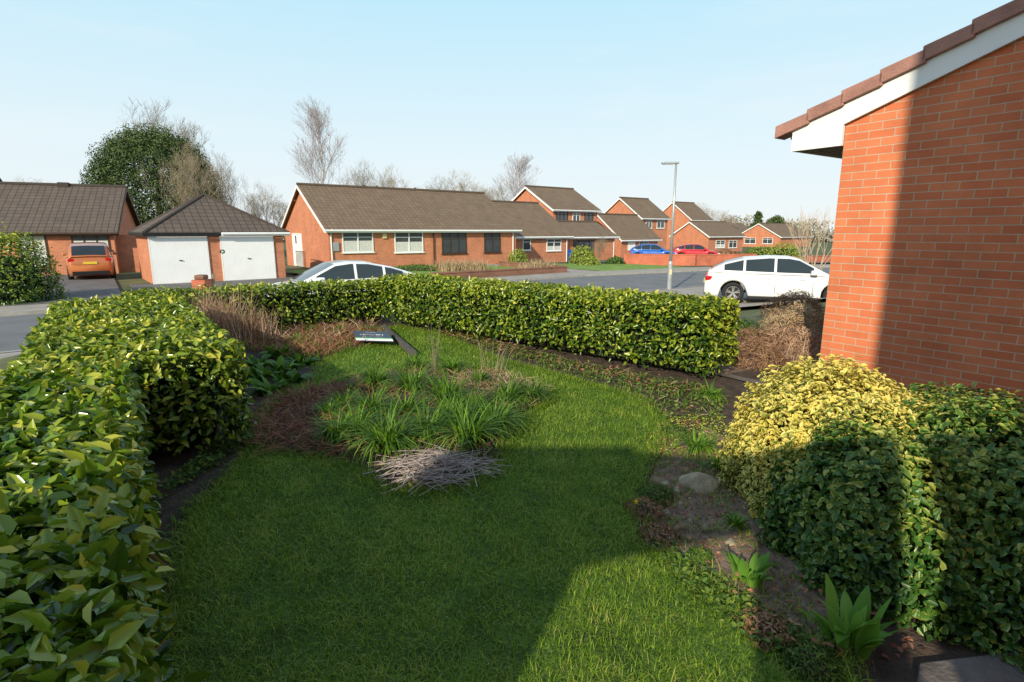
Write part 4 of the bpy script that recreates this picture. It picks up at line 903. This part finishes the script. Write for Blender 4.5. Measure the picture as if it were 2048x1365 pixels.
gsh('dry_shrub','pale tan mounded shrub beside the brick gable corner',3.85,7.3,(.4,.38,.34),2600,.07,.008,M['pinkstraw'],lump=.35,core=False)
gsh('dry_shrub','larger golden brown mound behind the one at the gable corner',4.4,8.4,(.5,.45,.5),3400,.07,.009,M['straw'],lump=.35,core=False)
gsh('dry_shrub','low grey green mound near the small lawn right of the hedge end',3.5,8.6,(.4,.35,.26),2200,.04,.014,M['ivy'],lump=.35,coremat=M['soil'])
gsh('dry_shrub','small brown shrub in the bed behind the right hedge end',3.4,7.6,(.36,.32,.24),2000,.055,.009,M['shrub_b'],lump=.35,core=False)
gsh('dry_shrub','dark brown twiggy shrub near the wheel of the white hatchback',5.4,10.4,(.5,.5,.5),4000,.06,.011,M['shrub_b'],lump=.3,core=False)
for i,(x,y,hh,lab) in enumerate(((3.6,6.95,.4,'thin straw tuft right beside the brick wall edge'),(4.7,9.3,.4,'farthest tan grass tuft toward the white hatchback wheel'))):
    root=empty('dry_grass',lab,'plant',(x,y,g1(x,y))); n=260; q=rng.normal(0,.14,(n,2)); blades('blades',np.stack([q[:,0],q[:,1],np.zeros(n)],1),(.5+.5*rng.random(n))*hh,.009,M['pinkstraw'],root,lean=1.3)
strip('lawn',[(2.5,8.2),(2.2,10.5)],[(3.4,8.8),(4.2,11.5)],.0,M['lawn_far'],8,6)
strip('soil',[(2.2,6.0),(2.6,8.0)],[(4.6,7.0),(5.2,10.0)],.004,M['soil_light'],8,6)
# ------------------------------------------------ camera, sun, sky
cam=bpy.data.cameras.new('camera'); co=bpy.data.objects.new('camera',cam); C.objects.link(co); co.location=(0,0,EYE); co.rotation_euler=(math.pi/2-TH,0,0)
cam.sensor_width=36; cam.lens=36*F/2048; cam.clip_end=3000; cam.clip_start=.05; bpy.context.scene.camera=co
EL=R(26); sd=Vector((-.4,-.91,0)).normalized(); tosun=Vector((sd.x*math.cos(EL),sd.y*math.cos(EL),math.sin(EL)))
s=bpy.data.lights.new('sun','SUN'); s.energy=5.0; s.angle=R(.7); s.color=(1,.90,.70); so=bpy.data.objects.new('sun',s); C.objects.link(so); so.rotation_euler=tosun.to_track_quat('Z','Y').to_euler()
w=bpy.data.worlds.new("World"); bpy.context.scene.world=w; w.use_nodes=True; nt=w.node_tree; bg=nt.nodes['Background']; L=nt.links
sk=nt.nodes.new('ShaderNodeTexSky'); sk.sky_type='NISHITA'; sk.sun_disc=False; sk.sun_elevation=EL; sk.sun_rotation=math.atan2(sd.x,sd.y); sk.dust_density=.8; sk.air_density=1.0; sk.ozone_density=1.2
tc=nt.nodes.new('ShaderNodeTexCoord'); sx=nt.nodes.new('ShaderNodeSeparateXYZ'); L.new(tc.outputs['Generated'],sx.inputs[0])
ra=nt.nodes.new('ShaderNodeValToRGB'); e=ra.color_ramp.elements
for q in (.5,.75): e.new(q)
for i,(pp,cc_) in enumerate(((0,(.88,.93,.95)),(.14,(.78,.92,.98)),(.36,(.54,.85,1.0)),(.75,(.30,.44,.66)))): e[i].position=pp; e[i].color=(*cc_,1)
L.new(sx.outputs['Z'],ra.inputs['Fac'])
sc_=nt.nodes.new('ShaderNodeVectorMath'); sc_.operation='SCALE'; sc_.inputs['Scale'].default_value=1/.15; L.new(ra.outputs['Color'],sc_.inputs[0])
mx=nt.nodes.new('ShaderNodeMix'); mx.data_type='RGBA'; mx.inputs[0].default_value=.95; L.new(sk.outputs[0],mx.inputs[6]); L.new(sc_.outputs[0],mx.inputs[7])
mp=nt.nodes.new('ShaderNodeMapping'); mp.inputs['Scale'].default_value=(1.2,1.2,7); mp.inputs['Rotation'].default_value=(0,.12,0); L.new(tc.outputs['Generated'],mp.inputs[0])
no=nt.nodes.new('ShaderNodeTexNoise'); no.inputs['Scale'].default_value=2.2; no.inputs['Detail'].default_value=7; no.inputs['Roughness'].default_value=.55; L.new(mp.outputs[0],no.inputs['Vector'])
mr=nt.nodes.new('ShaderNodeMapRange'); mr.inputs['From Min'].default_value=.52; mr.inputs['From Max'].default_value=.8; mr.inputs['To Max'].default_value=.35; L.new(no.outputs['Fac'],mr.inputs['Value'])
m2=nt.nodes.new('ShaderNodeMix'); m2.data_type='RGBA'; L.new(mr.outputs[0],m2.inputs[0]); L.new(mx.outputs[2],m2.inputs[6]); m2.inputs[7].default_value=(6.2,6.4,6.5,1)
L.new(m2.outputs[2],bg.inputs[0]); bg.inputs[1].default_value=.15
sc=bpy.context.scene; sc.view_settings.view_transform='Standard'; sc.view_settings.look='None'; sc.view_settings.exposure=0
